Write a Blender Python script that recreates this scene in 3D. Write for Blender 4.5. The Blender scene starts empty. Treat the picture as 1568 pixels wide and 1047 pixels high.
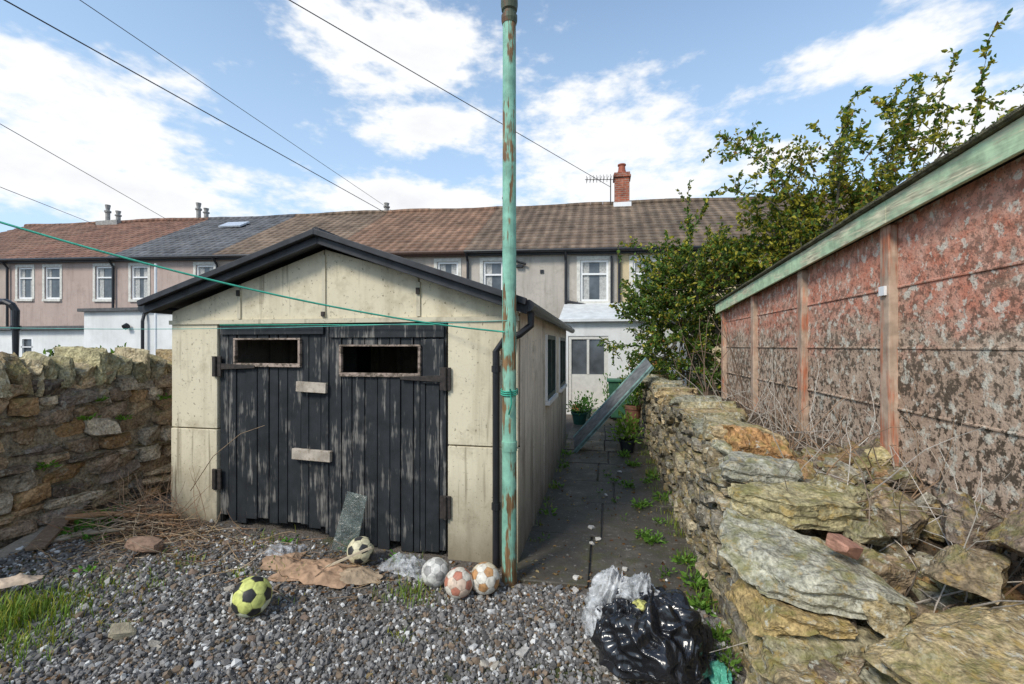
import bpy, math, random
import numpy as np
from mathutils import noise as mnoise, Vector
random.seed(7); rng=np.random.default_rng(7)
S=bpy.context.scene
S.view_settings.view_transform='Standard'
try: S.view_settings.look='None'
except: pass
S.view_settings.exposure=0

# ------------------------------------------------------------------ materials
class G:
    def __init__(s,name):
        s.m=bpy.data.materials.new(name); s.m.use_nodes=True
        s.t=s.m.node_tree; s.N=s.t.nodes; s.L=s.t.links
        s.b=s.N['Principled BSDF']; s.out=s.N['Material Output']
        s.geo=s.N.new('ShaderNodeNewGeometry'); s.pos=s.geo.outputs['Position']
    def put(s,sock,v):
        if isinstance(v,bpy.types.NodeSocket): s.L.new(v,sock)
        elif isinstance(v,(tuple,list)) and len(v)==3 and sock.type=='RGBA': sock.default_value=(*v,1)
        else: sock.default_value=v
    def vec(s,stretch=(1,1,1),off=(0,0,0),src=None):
        if stretch==(1,1,1) and off==(0,0,0) and src is None: return s.pos
        n=s.N.new('ShaderNodeMapping'); s.L.new(src or s.pos,n.inputs[0])
        n.inputs['Scale'].default_value=stretch; n.inputs['Location'].default_value=off
        return n.outputs[0]
    def noise(s,scale,detail=4,rough=.55,stretch=(1,1,1),off=(0,0,0),dist=0):
        n=s.N.new('ShaderNodeTexNoise'); s.L.new(s.vec(stretch,off),n.inputs['Vector'])
        n.inputs['Scale'].default_value=scale;n.inputs['Detail'].default_value=min(detail,4)
        n.inputs['Roughness'].default_value=rough;n.inputs['Distortion'].default_value=dist
        return n.outputs['Fac']
    def vor(s,scale,stretch=(1,1,1),feat='F1',out='Distance'):
        n=s.N.new('ShaderNodeTexVoronoi'); n.feature=feat; s.L.new(s.vec(stretch),n.inputs['Vector'])
        n.inputs['Scale'].default_value=scale; return n.outputs[out]
    def ramp(s,f,stops,interp='LINEAR'):
        n=s.N.new('ShaderNodeValToRGB'); s.L.new(f,n.inputs[0]); e=n.color_ramp.elements
        n.color_ramp.interpolation=interp
        while len(e)<len(stops): e.new(.5)
        for i,(p,c) in enumerate(stops):
            e[i].position=p; e[i].color=(c,c,c,1) if not isinstance(c,tuple) else (*c,1)
        return n.outputs[0]
    def step(s,f,a,b): return s.ramp(f,[(a,0.),(b,1.)])
    def mix(s,f,a,b,mode='MIX'):
        n=s.N.new('ShaderNodeMixRGB'); n.blend_type=mode
        s.put(n.inputs[0],f); s.put(n.inputs[1],a); s.put(n.inputs[2],b); return n.outputs[0]
    def math(s,op,a,b=0.0,c=None):
        n=s.N.new('ShaderNodeMath'); n.operation=op; s.put(n.inputs[0],a); s.put(n.inputs[1],b)
        if c is not None: s.put(n.inputs[2],c)
        return n.outputs[0]
    def mr(s,v,a,b,c=0.,d=1.):
        n=s.N.new('ShaderNodeMapRange'); s.put(n.inputs[0],v)
        for i,x in enumerate((a,b,c,d)): n.inputs[i+1].default_value=x
        return n.outputs[0]
    def sep(s,src=None):
        n=s.N.new('ShaderNodeSeparateXYZ'); s.L.new(src or s.pos,n.inputs[0]); return n.outputs
    def col(s):
        n=s.N.new('ShaderNodeAttribute'); n.attribute_name='Col'; return n.outputs['Color']
    def fin(s,c,rough=.85,bump=None,bs=.5,bd=.01,spec=.3,metal=0):
        s.put(s.b.inputs['Base Color'],c); s.put(s.b.inputs['Roughness'],rough)
        s.b.inputs['Specular IOR Level'].default_value=spec; s.b.inputs['Metallic'].default_value=metal
        if bump is not None:
            n=s.N.new('ShaderNodeBump'); n.inputs['Strength'].default_value=abs(bs); n.invert=bs<0; n.inputs['Distance'].default_value=bd
            s.L.new(bump,n.inputs['Height']); s.L.new(n.outputs[0],s.b.inputs['Normal'])
        return s.m

def m_plain(name,c,rough=.6,var=.3,scale=12,bs=.2,bd=.004,spec=.4,metal=0):
    g=G(name); n=g.noise(scale,3,.6)
    dark=tuple(x*(1-var) for x in c); lite=tuple(min(1,x*(1+var)) for x in c)
    return g.fin(g.ramp(n,[(.3,dark),(.7,lite)]),rough,g.noise(scale*4,1),bs,bd,spec,metal)
def m_vcol(name,rough=.8,var=.35,scale=14,bs=.3,bd=.004,spec=.3):
    g=G(name); n=g.noise(scale,3,.6)
    c=g.mix(1,g.col(),g.ramp(n,[(.25,1-var),(.75,1+var)]),'MULTIPLY')
    return g.fin(c,rough,g.noise(scale*4,1),bs,bd,spec)
def m_stone(name,lichen=.5,moss=.5,gain=1.,ochre=.35,mscale=8):
    g=G(name); base=g.col()
    n1=g.noise(9,4,.65); n2=g.noise(45,2,.7)
    c=g.mix(1,base,g.ramp(n1,[(.25,.40*gain),(.75,1.6*gain)]),'MULTIPLY')
    c=g.mix(1,c,g.ramp(n2,[(.3,.5),(.7,1.5)]),'MULTIPLY')
    li=g.math('MULTIPLY',g.step(g.noise(24,4,.65,off=(3,7,1)),.56,.62),g.step(g.noise(3,2,.5),.42,.58))
    c=g.mix(g.math('MULTIPLY',li,lichen),c,(.52,.51,.43))
    li2=g.math('MULTIPLY',g.step(g.noise(16,4,.7,off=(9,2,4)),.55,.65),lichen*ochre)
    c=g.mix(li2,c,(.40,.26,.06))
    nz=g.sep(g.geo.outputs['Normal'])[2]
    mo=g.math('MULTIPLY',g.step(nz,-.1,.7),g.step(g.noise(mscale,4,.65,off=(1,1,8)),.48,.62))
    c=g.mix(g.math('MULTIPLY',mo,moss),c,(.16,.155,.04))
    h=g.math('ADD',g.noise(14,3,.65),g.math('MULTIPLY',n2,.35))
    return g.fin(c,.9,h,1.,.028,.25)
def m_render(name,c,dirt=(.25,.22,.17),amount=.5,streak=.5,bump=.3,zb=None,cracks=0):
    g=G(name)
    n=g.noise(1.3,4,.6); c1=tuple(x*.82 for x in c)
    k=g.ramp(n,[(.3,c1),(.7,c)])
    s=g.step(g.noise(6,4,.65,stretch=(1,1,.09)),.5,.72)
    k=g.mix(g.math('MULTIPLY',s,streak),k,dirt)
    s2=g.step(g.noise(3.3,4,.8,off=(5,5,5)),.52,.72)
    k=g.mix(g.math('MULTIPLY',s2,amount),k,dirt)
    if cracks:
        sp=g.step(g.noise(38,3,.7,off=(3,3,3)),.62,.69); k=g.mix(g.math('MULTIPLY',sp,cracks),k,tuple(x*.5 for x in dirt))
        dr=g.math('MULTIPLY',g.step(g.noise(14,3,.6,stretch=(1,1,.05),off=(1,0,0)),.59,.68),cracks*.8); k=g.mix(dr,k,tuple(x*.6 for x in dirt))
    if zb:
        z=g.sep()[2]; zz=g.math('ADD',z,g.math('MULTIPLY',g.noise(7,4,.7,stretch=(1,1,.4)),-.5))
        f=g.mr(zz,zb[0]-.25,zb[1]-.25,1,0)
        k=g.mix(g.math('MULTIPLY',f,.8),k,tuple(x*.45 for x in dirt))
    return g.fin(k,.92,g.noise(60,2,.6),bump,.006,.15)
def m_peel(name,paint,under,thr=.55,vert=True,scale=6,rough=.6,sp=.03):
    g=G(name); st=(1,1,.08) if vert else (1,.1,1)
    a=g.noise(scale*3,4,.78,stretch=st,off=(2,3,1)); b=g.noise(scale*.6,3,.6,off=(1,0,5))
    f=g.math('ADD',g.math('MULTIPLY',a,.6),g.math('MULTIPLY',b,.4))
    f=g.step(f,thr,thr+sp)
    fine=g.noise(60,2,.6,stretch=st)
    u=g.mix(1,under,g.ramp(fine,[(.3,.5),(.7,1.5)]),'MULTIPLY')
    p=g.mix(1,paint,g.ramp(g.noise(9,3,.6),[(.3,.65),(.7,1.3)]),'MULTIPLY')
    c=g.mix(f,p,u)
    return g.fin(c,rough,fine,.5,.005,.3)
def m_roof(name,c,var=.2,lich=.3):
    g=G(name); s=g.sep()
    tx=g.math('FLOOR',g.math('DIVIDE',s[0],.3)); ty=g.math('FLOOR',g.math('DIVIDE',s[1],.25))
    cb=g.N.new('ShaderNodeCombineXYZ'); g.L.new(tx,cb.inputs[0]); g.L.new(ty,cb.inputs[1])
    w=g.N.new('ShaderNodeTexWhiteNoise'); w.noise_dimensions='2D'; g.L.new(cb.outputs[0],w.inputs['Vector'])
    k=g.mix(1,c,g.ramp(w.outputs['Value'],[(0,1-var),(1,1+var)]),'MULTIPLY')
    k=g.mix(1,k,g.ramp(g.noise(1.2,4,.7),[(.3,.6),(.7,1.4)]),'MULTIPLY')
    k=g.mix(g.math('MULTIPLY',g.step(g.noise(4,4,.8,off=(4,4,4)),.53,.68),lich),k,(.30,.27,.19))
    rib=g.math('SINE',g.math('MULTIPLY',s[0],2*math.pi/.3))
    k=g.mix(1,k,g.ramp(g.math('MULTIPLY_ADD',rib,.5,.5),[(0,.75),(.45,1.05),(1,1.05)]),'MULTIPLY')
    return g.fin(k,.8,rib,.7,.04,.25)
def m_glass(name,c=(.03,.035,.04)):
    g=G(name); return g.fin(g.ramp(g.noise(2.5,3),[(.3,tuple(x*.6 for x in c)),(.7,tuple(x*1.6 for x in c))]),.06,None,spec=.6)
def m_leaf(name,tr=.35):
    g=G(name); c=g.col()
    g.fin(c,.5,None,spec=.3)
    t=g.N.new('ShaderNodeBsdfTranslucent'); g.L.new(g.mix(1,c,(1.3,1.4,.7),'MULTIPLY'),t.inputs[0])
    ms=g.N.new('ShaderNodeMixShader'); ms.inputs[0].default_value=tr
    g.L.new(g.b.outputs[0],ms.inputs[1]); g.L.new(t.outputs[0],ms.inputs[2]); g.L.new(ms.outputs[0],g.out.inputs[0])
    return g.m

# ------------------------------------------------------------------ mesh builder
class MB:
    def __init__(s): s.v=[];s.f=[];s.c=[];s.mi=[];s.n=0
    def add(s,v,f,col=(.5,.5,.5),mi=0):
        v=np.asarray(v,float); n=len(v)
        c=np.asarray(col,float)
        if c.ndim==1: c=np.tile(c,(n,1))
        s.v.append(v); s.c.append(c)
        f=np.asarray(f)
        s.f.append((f+s.n)); s.mi.append(np.full(len(f),mi)); s.n+=n
    def addl(s,v,fl,col=(.5,.5,.5),mi=0):
        base=s.n; v=np.asarray(v,float)
        s.v.append(v); s.c.append(np.tile(np.asarray(col,float),(len(v),1))); s.n+=len(v)
        for f in fl: s.f.append(np.array([f])+base); s.mi.append(np.array([mi]))
    def box(s,x0,x1,y0,y1,z0,z1,col=(.5,.5,.5),mi=0,rot=None,jit=0):
        v=np.array([[x,y,z] for z in (z0,z1) for y in (y0,y1) for x in (x0,x1)],float)
        if jit: v+=rng.normal(0,jit,v.shape)
        if rot is not None:
            c=v.mean(0); v=(v-c)@rotm(*rot).T+c
        s.add(v,[(0,2,3,1),(4,5,7,6),(0,1,5,4),(2,6,7,3),(0,4,6,2),(1,3,7,5)],col,mi)
    def prism(s,pts,y0,y1,col=(.5,.5,.5),mi=0):
        n=len(pts); v=[(p[0],y0,p[1]) for p in pts]+[(p[0],y1,p[1]) for p in pts]
        fl=[tuple(range(n)),tuple(range(2*n-1,n-1,-1))]+[(i,i+n,(i+1)%n+n,(i+1)%n) for i in range(n)]
        s.addl(v,fl,col,mi)
    def tube(s,pts,r,sides=6,col=(.5,.5,.5),mi=0,cap=True):
        pts=np.asarray(pts,float); n=len(pts)
        r=np.full(n,r) if np.isscalar(r) else np.asarray(r,float)
        d=np.gradient(pts,axis=0); d/=np.linalg.norm(d,axis=1)[:,None]+1e-9
        up=np.array([0,0,1.]) if abs(d[:,2]).mean()<.8 else np.array([1.,0,0])
        a=np.cross(d,up); a/=np.linalg.norm(a,axis=1)[:,None]+1e-9; b=np.cross(d,a)
        t=np.arange(sides)/sides*2*math.pi
        v=(pts[:,None]+r[:,None,None]*(a[:,None]*np.cos(t)[None,:,None]+b[:,None]*np.sin(t)[None,:,None])).reshape(-1,3)
        i=np.arange(n-1)[:,None]; j=np.arange(sides)[None]; j2=(j+1)%sides
        f=np.stack([i*sides+j,i*sides+j2,(i+1)*sides+j2,(i+1)*sides+j],-1).reshape(-1,4)
        if cap and sides>4:
            base=s.n; s.add(v,f,col,mi)
            s.f.append(np.array([list(range(sides))])+base); s.mi.append(np.array([mi]))
            s.f.append(np.array([list(range((n-1)*sides,n*sides))])+base); s.mi.append(np.array([mi]))
        else: s.add(v,f,col,mi)
    def lathe(s,cx,cy,prof,sides=20,col=(.5,.5,.5),mi=0):
        s.tube([(cx,cy,z) for z,_ in prof],[r for _,r in prof],sides,col,mi)
    def build(s,name,mats,parent=None,smooth=False,bevel=0):
        v=np.concatenate(s.v); c=np.concatenate(s.c); mi=np.concatenate(s.mi).astype(np.int32)
        ctr=(v.min(0)+v.max(0))/2; v=v-ctr
        me=bpy.data.meshes.new(name); me.vertices.add(len(v)); me.vertices.foreach_set('co',v.astype(np.float32).ravel())
        tot=np.concatenate([np.full(len(f),f.shape[1]) for f in s.f]).astype(np.int32)
        idx=np.concatenate([f.ravel() for f in s.f]).astype(np.int32)
        me.loops.add(len(idx)); me.loops.foreach_set('vertex_index',idx)
        me.polygons.add(len(tot)); st=np.concatenate([[0],np.cumsum(tot)[:-1]]).astype(np.int32)
        me.polygons.foreach_set('loop_start',st); me.polygons.foreach_set('loop_total',tot)
        me.polygons.foreach_set('material_index',mi)
        me.polygons.foreach_set('use_smooth',np.full(len(tot),bool(smooth)))
        me.update(calc_edges=True); me.validate()
        a=me.color_attributes.new('Col','FLOAT_COLOR','POINT')
        a.data.foreach_set('color',np.concatenate([c,np.ones((len(c),1))],1).astype(np.float32).ravel())
        for m in (mats if isinstance(mats,(list,tuple)) else [mats]): me.materials.append(m)
        o=bpy.data.objects.new(name,me); S.collection.objects.link(o)
        if parent: o.parent=parent; o.location=Vector(ctr)-parent.location
        else: o.location=ctr
        if bevel:
            b=o.modifiers.new('bev','BEVEL'); b.width=bevel; b.segments=2; b.limit_method='ANGLE'; b.angle_limit=math.radians(40)
        return o
def rotm(rx,ry,rz):
    cx,sx,cy,sy,cz,sz=math.cos(rx),math.sin(rx),math.cos(ry),math.sin(ry),math.cos(rz),math.sin(rz)
    return np.array([[cz,-sz,0],[sz,cz,0],[0,0,1]])@np.array([[cy,0,sy],[0,1,0],[-sy,0,cy]])@np.array([[1,0,0],[0,cx,-sx],[0,sx,cx]])
def empty(name,loc):
    o=bpy.data.objects.new(name,None); o.location=loc; o.empty_display_size=.2; S.collection.objects.link(o); return o
def sstep(x,a,b):
    t=np.clip((x-a)/(b-a),0,1); return t*t*(3-2*t)
def gz(x,y):
    return .14*sstep(-np.asarray(x,float),.9,4.0)*(1-sstep(np.asarray(y,float),6,9))*(1-sstep(-np.asarray(x,float),5,9))

_T={}
def tmpl(k):
    if k in _T: return _T[k]
    vs={};vl=[];fl=[]
    def gv(p):
        key=tuple(int(round(q*1000)) for q in p)
        if key not in vs: vs[key]=len(vl); vl.append(p)
        return vs[key]
    for ax in range(3):
        for sg in (-1,1):
            for i in range(k):
                for j in range(k):
                    q=[]
                    for (a,b) in ((i,j),(i+1,j),(i+1,j+1),(i,j+1)):
                        p=[0,0,0]; p[ax]=sg; p[(ax+1)%3]=-1+2*a/k; p[(ax+2)%3]=-1+2*b/k; q.append(gv(tuple(p)))
                    fl.append(q if sg>0 else q[::-1])
    _T[k]=(np.array(vl,float),np.array(fl)); return _T[k]
def stone(mb,c,size,rot=(0,0,0),col=(.2,.18,.14),k=3,rnd=.3,cuts=4,jit=.03,mi=0,slab=False):
    v,f=tmpl(k); v=v.copy()
    sp=v/np.linalg.norm(v,axis=1)[:,None]*1.25
    v=v*(1-rnd)+sp*rnd
    for q in range(cuts):
        n=rng.normal(size=3)
        if slab: n[2]*=.35
        n/=np.linalg.norm(n); t=rng.uniform(.8,1.12) if not slab else rng.uniform(.78,1.05)
        d=v@n; ov=np.clip(d-t,0,None); v-=ov[:,None]*n
    v+=rng.normal(0,jit,v.shape)
    if slab:
        o=rng.uniform(0,50); s3=np.array(size)/2
        for i in range(len(v)):
            p=v[i]*s3
            lay=mnoise.noise(Vector((p[0]*3+o,p[1]*3,o)))*.35
            dz=(mnoise.noise(Vector((p[0]*9+o,p[1]*9,p[2]*14)))*.30+mnoise.noise(Vector((p[0]*26,p[1]*26+o,p[2]*30)))*.18)
            st_=math.sin(v[i][2]*7+o)*.035
            side=max(abs(v[i][0]),abs(v[i][1]))
            v[i][2]+=dz+lay*(1 if v[i][2]>0 else .3)
            r_=1+(st_+mnoise.noise(Vector((p[0]*12+o,p[1]*12,p[2]*25)))*.07) if side>.6 else 1
            v[i][0]*=r_; v[i][1]*=r_
    v=v*np.array(size)/2
    v=v@rotm(*rot).T+np.array(c)
    mb.add(v,f,col,mi)
def leaves(mb,P,D,L,W,col,curl=.25):
    n=len(P); D=D/np.linalg.norm(D,axis=1)[:,None]
    R=rng.normal(size=(n,3)); s=np.cross(D,R); s/=np.linalg.norm(s,axis=1)[:,None]+1e-9; u=np.cross(s,D)
    L=np.asarray(L)[:,None];W=np.asarray(W)[:,None]
    v0=P; v1=P+D*L*.3+s*W*.5+u*W*curl; v2=P+D*L*.7+s*W*.38+u*W*curl*.8; v3=P+D*L-u*L*.12
    v4=P+D*L*.7-s*W*.38+u*W*curl*.8; v5=P+D*L*.3-s*W*.5+u*W*curl
    v=np.stack([v0,v1,v2,v3,v4,v5],1).reshape(-1,3)
    b=(np.arange(n)*6)[:,None]
    f=np.concatenate([b+np.array([[0,1,2,3]]),b+np.array([[0,3,4,5]])])
    mb.add(v,f,np.repeat(col,6,0))
def grid_wall(mb,o,ud,vd,nd,U,V,holes,depth,col=(.5,.5,.5),mi=0):
    o=np.array(o,float);ud=np.array(ud,float);vd=np.array(vd,float);nd=np.array(nd,float)
    us=sorted(set([U[0],U[1]]+[h[0] for h in holes]+[h[1] for h in holes]))
    vs=sorted(set([V[0],V[1]]+[h[2] for h in holes]+[h[3] for h in holes]))
    for i in range(len(us)-1):
        for j in range(len(vs)-1):
            cu=(us[i]+us[i+1])/2;cv=(vs[j]+vs[j+1])/2
            if any(h[0]<cu<h[1] and h[2]<cv<h[3] for h in holes): continue
            mb.add([o+ud*a+vd*b for a,b in ((us[i],vs[j]),(us[i+1],vs[j]),(us[i+1],vs[j+1]),(us[i],vs[j+1]))],[(0,1,2,3)],col,mi)
    for h in holes:
        q=[(h[0],h[2]),(h[1],h[2]),(h[1],h[3]),(h[0],h[3])]
        for i in range(4):
            a,b=q[i],q[(i+1)%4]
            mb.add([o+ud*a[0]+vd*a[1],o+ud*b[0]+vd*b[1],o+ud*b[0]+vd*b[1]-nd*depth,o+ud*a[0]+vd*a[1]-nd*depth],[(0,1,2,3)],col,mi)

# ------------------------------------------------------------------ material instances
M_stoneL=m_stone('stone_left',.35,.45,1.2,.5,6); M_stoneR=m_stone('stone_right',.8,.6,1.15,.65)
M_cream=m_render('cream_render',(.76,.68,.50),(.34,.28,.18),.55,.45,.3,zb=(0.0,.75),cracks=.8)
M_side=m_render('side_render',(.80,.73,.60),(.24,.21,.16),.5,.85,.3,zb=(0.0,1.1),cracks=.6)
M_door=m_peel('peeling_black_boards',(.022,.025,.028),(.17,.16,.145),.535,True,7,.65,.07)
M_wood=m_peel('weathered_wood',(.46,.40,.33),(.28,.22,.16),.5,False,8,.85,.15)
M_frame=m_peel('worn_window_frame',(.36,.28,.23),(.10,.08,.06),.48,False,9,.85,.08)
M_black=m_plain('black_paint',(.025,.026,.03),.55,.5,9)
M_blackpipe=m_plain('black_pipe',(.018,.019,.022),.4,.3,9)
M_iron=m_plain('rusty_iron',(.035,.028,.024),.7,.5,30)
M_green=m_peel('green_peeling_paint',(.22,.44,.33),(.19,.11,.05),.525,True,7,.6,.03)
M_fascia=m_peel('green_fascia_paint',(.46,.60,.38),(.60,.56,.38),.49,False,5,.75,.10)
M_white=m_render('white_paint',(.80,.80,.78),(.45,.45,.42),.25,.3,.2)
M_pvc=m_plain('white_pvc',(.8,.8,.79),.4,.06,5)
M_glass=m_glass('window_glass',(.08,.09,.10)); M_dark=m_plain('dark_interior',(.03,.026,.022),.9)
M_leaf=m_leaf('leaf'); M_grass=m_leaf('grass_blade',.25)
M_bark=m_plain('bark',(.14,.12,.09),.9,.5,30,.6,.01)
M_twig=m_vcol('dry_twig',.85,.3,40)
M_wire=m_plain('wire_black',(.03,.03,.035),.5)
M_vc=m_vcol('painted_vc',.6,.25,12)
M_concrete_grey=m_plain('concrete_grey',(.30,.29,.27),.9,.3,10,.4,.006)
g=G('gravel_earth')
n=g.noise(1.2,4,.6); c=g.ramp(n,[(.35,(.09,.07,.052)),(.65,(.16,.13,.098))])
c=g.mix(g.math('MULTIPLY',g.step(g.vor(45),.05,.5),.4),c,(.19,.18,.17))
c=g.mix(g.step(g.noise(.6,4,.6,off=(3,3,3)),.55,.62),c,(.08,.09,.035))
M_ground=g.fin(c,.95,g.noise(60,2,.7),1,.02,.2)
g=G('wet_slabs'); n=g.noise(2.2,4,.7)
c=g.ramp(n,[(.3,(.042,.036,.028)),(.55,(.085,.074,.058)),(.75,(.15,.135,.112))])
c=g.mix(g.step(g.noise(26,4,.7,off=(2,2,2)),.6,.68),c,(.24,.22,.19))
c=g.mix(g.math('MULTIPLY',g.step(g.noise(5,4,.75,off=(7,2,2)),.51,.66),.75),c,(.065,.065,.022))
M_path=g.fin(c,g.ramp(n,[(.3,.3),(.7,.85)]),g.noise(40,2,.7),.6,.01,.45)
g=G('mottled_pink_panels'); s=g.sep()
base=g.ramp(g.noise(2.5,4,.65),[(.3,(.42,.28,.195)),(.7,(.62,.48,.36))])
pinkf=g.math('ADD',g.mr(s[2],1.35,2.2,.0,.85),g.math('MULTIPLY',g.math('SUBTRACT',g.noise(3,4,.78,stretch=(1,.5,1.5)),.5),1.6))
c=g.mix(g.math('MULTIPLY',g.step(pinkf,.3,.65),.9),base,g.ramp(g.noise(8,3,.6),[(.35,(.60,.21,.13)),(.65,(.68,.37,.27))]))
ed=g.math('ADD',g.noise(22,4,.7,off=(0,4,0)),g.math('MULTIPLY',g.math('SUBTRACT',g.noise(1.6,3,.6),.5),.30))
blot=g.math('MULTIPLY',g.step(ed,.495,.56),g.mr(s[2],1.3,2.5,.92,.38))
c=g.mix(blot,c,(.065,.05,.034))
pale=g.math('MULTIPLY',g.step(g.noise(13,4,.65,off=(4,0,9)),.55,.61),.75)
c=g.mix(pale,c,(.70,.66,.55))
c=g.mix(g.math('MULTIPLY',g.step(g.noise(80,2,.6),.58,.66),.6),c,(.13,.10,.08))
st=g.step(g.noise(9,4,.6,stretch=(1,1,.12)),.55,.72)
c=g.mix(g.math('MULTIPLY',st,.4),c,(.20,.12,.08))
M_panel=g.fin(c,.93,g.noise(45,2,.7),.8,.008,.15)
M_post=m_peel('concrete_post',(.46,.34,.25),(.42,.15,.08),.50,True,5,.9,.10)
g=G('chimney_brick'); br=g.N.new('ShaderNodeTexBrick')
cb=g.N.new('ShaderNodeCombineXYZ'); s=g.sep(); g.L.new(g.math('ADD',s[0],s[1]),cb.inputs[0]); g.L.new(s[2],cb.inputs[1]); g.L.new(cb.outputs[0],br.inputs['Vector'])
br.inputs['Color1'].default_value=(.36,.10,.05,1);br.inputs['Color2'].default_value=(.26,.08,.05,1);br.inputs['Mortar'].default_value=(.3,.25,.2,1)
br.inputs['Scale'].default_value=1;br.inputs['Brick Width'].default_value=.22;br.inputs['Row Height'].default_value=.075;br.inputs['Mortar Size'].default_value=.008
M_brick=g.fin(g.mix(1,br.outputs[0],g.ramp(g.noise(6,4),[(.3,.6),(.7,1.3)]),'MULTIPLY'),.9,br.outputs[1],-.3,.01)
g=G('black_bin_bag'); M_bag=g.fin(g.ramp(g.noise(5,3),[(.3,(.008,.008,.009)),(.7,(.02,.02,.022))]),.2,g.noise(9,3,.5,stretch=(1,1,.35),dist=1.2),.8,.03,.6)
def m_plastic(name,c0,c1,t0,t1):
    g=G(name); g.fin(g.ramp(g.noise(9,3),[(.3,c0),(.7,c1)]),.22,g.noise(18,3,.6,dist=1.2),.8,.02,.5)
    tr=g.N.new('ShaderNodeBsdfTransparent'); ms=g.N.new('ShaderNodeMixShader'); g.L.new(g.ramp(g.noise(14,3,.7,off=(2,2,2)),[(.4,t0),(.6,t1)]),ms.inputs[0])
    g.L.new(g.b.outputs[0],ms.inputs[1]); g.L.new(tr.outputs[0],ms.inputs[2]); g.L.new(ms.outputs[0],g.out.inputs[0]); return g.m
M_plastic=m_plastic('clear_plastic',(.38,.39,.40),(.72,.73,.74),.35,.85)
M_whitebag=m_plastic('milky_bag',(.34,.35,.35),(.74,.74,.73),.15,.65)
M_pane=m_plastic('pane_glass',(.08,.10,.09),(.2,.24,.21),.55,.75)
M_ball=m_vcol('ball_leather',.5,.25,25,.25,.002,.4)

# ------------------------------------------------------------------ ground
mb=MB()
def axis(lo,hi,step,far):
    a=list(np.arange(lo,hi+1e-6,step)); s=step; x=hi
    while x<far: s*=1.35; x+=s; a.append(x)
    s=step; x=lo; b=[]
    while x>-far: s*=1.35; x-=s; b.append(x)
    return np.array(b[::-1]+a)
xs=axis(-5,1.2,.06,500); ys=axis(0,4.5,.06,500)
X,Y=np.meshgrid(xs,ys)
Z=gz(X,Y)
nn=np.array([[mnoise.noise(Vector((x*1.7,y*1.7,0)))*.022+mnoise.noise(Vector((x*6,y*6,3)))*.01 if (-5<x<1.2 and 0<y<4.5) else 0 for x in xs] for y in ys])
fade=sstep(X,-5,-4.6)*(1-sstep(X,.9,1.2))*(1-sstep(Y,3.0,3.5))*sstep(Y,0,.3)
Z=Z+nn*fade
def ground_h(x,y):
    if -5<x<1.2 and 0<y<4.5:
        f=float(sstep(x,-5,-4.6)*(1-sstep(x,.9,1.2))*(1-sstep(y,3.0,3.5))*sstep(y,0,.3))
        return float(gz(x,y))+f*(mnoise.noise(Vector((x*1.7,y*1.7,0)))*.022+mnoise.noise(Vector((x*6,y*6,3)))*.01)
    return float(gz(x,y))
W=len(xs); H=len(ys)
i,j=np.meshgrid(np.arange(W-1),np.arange(H-1)); a=(j*W+i).ravel()
mb.add(np.stack([X.ravel(),Y.ravel(),Z.ravel()],1),np.stack([a,a+1,a+1+W,a+W],1))
mb.build('ground',M_ground,smooth=True)

phi=(1+5**.5)/2
ico=np.array([(-1,phi,0),(1,phi,0),(-1,-phi,0),(1,-phi,0),(0,-1,phi),(0,1,phi),(0,-1,-phi),(0,1,-phi),(phi,0,-1),(phi,0,1),(-phi,0,-1),(-phi,0,1)])/1.9
icof=np.array([(0,11,5),(0,5,1),(0,1,7),(0,7,10),(0,10,11),(1,5,9),(5,11,4),(11,10,2),(10,7,6),(7,1,8),(3,9,4),(3,4,2),(3,2,6),(3,6,8),(3,8,9),(4,9,5),(2,4,11),(6,2,10),(8,6,7),(9,8,1)])
N=58000
px=rng.uniform(-4.5,.70,N); py=rng.uniform(1.4,3.45,N)
keep=np.ones(N,bool)
for q in range(N):
    x,y=px[q],py[q]
    edge=3.28+.12*mnoise.noise(Vector((x*2.5,0,0)))-(.12 if x>-.6 else 0)+.05*mnoise.noise(Vector((x*9,y*4,0)))
    d=1.0
    if y>edge: d=0.10
    dirt=mnoise.noise(Vector((x*1.3+5,y*1.3,1)))
    if x<-1.3 and y>2.6: d*=.40 if dirt<.1 else .9
    if x<-3.2: d*=.6
    if random.random()>d: keep[q]=False
px=px[keep];py=py[keep];N=len(px)
pz=np.array([ground_h(a,b) for a,b in zip(px,py)])
r=np.clip(rng.lognormal(math.log(.0098),.34,N),.004,.023)
v=ico[None]*r[:,None,None]*rng.uniform(.6,1.25,(N,1,3))
v+=rng.normal(0,1,v.shape)*r[:,None,None]*.18
th=rng.uniform(0,6.28,(N,3)); 
for ax in (0,1,2):
    c_,s_=np.cos(th[:,ax])[:,None],np.sin(th[:,ax])[:,None]; a_,b_=(ax+1)%3,(ax+2)%3
    va=v[:,:,a_]*c_-v[:,:,b_]*s_; vb=v[:,:,a_]*s_+v[:,:,b_]*c_; v[:,:,a_]=va; v[:,:,b_]=vb
v+=np.stack([px,py,pz+r*rng.uniform(-.1,.9,N)],1)[:,None]
t=rng.random(N); gcol=np.empty((N,3))
base=rng.uniform(.07,.25,N); gcol[:]=base[:,None]*np.array([1.06,1,.94])
w_=t>.86; gcol[w_]=rng.uniform(.35,.68,(w_.sum(),1))*np.array([1,.98,.93])
w_=(t<.14); gcol[w_]=rng.uniform(.10,.2,(w_.sum(),1))*np.array([1.35,1,.7])
mb=MB(); mb.add(v.reshape(-1,3),(icof[None]+(np.arange(N)*12)[:,None,None]).reshape(-1,3),np.repeat(gcol,12,0))
g=G('gravel_stone'); mb.build('gravel',g.fin(g.col(),.85,None,spec=.3))

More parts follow.
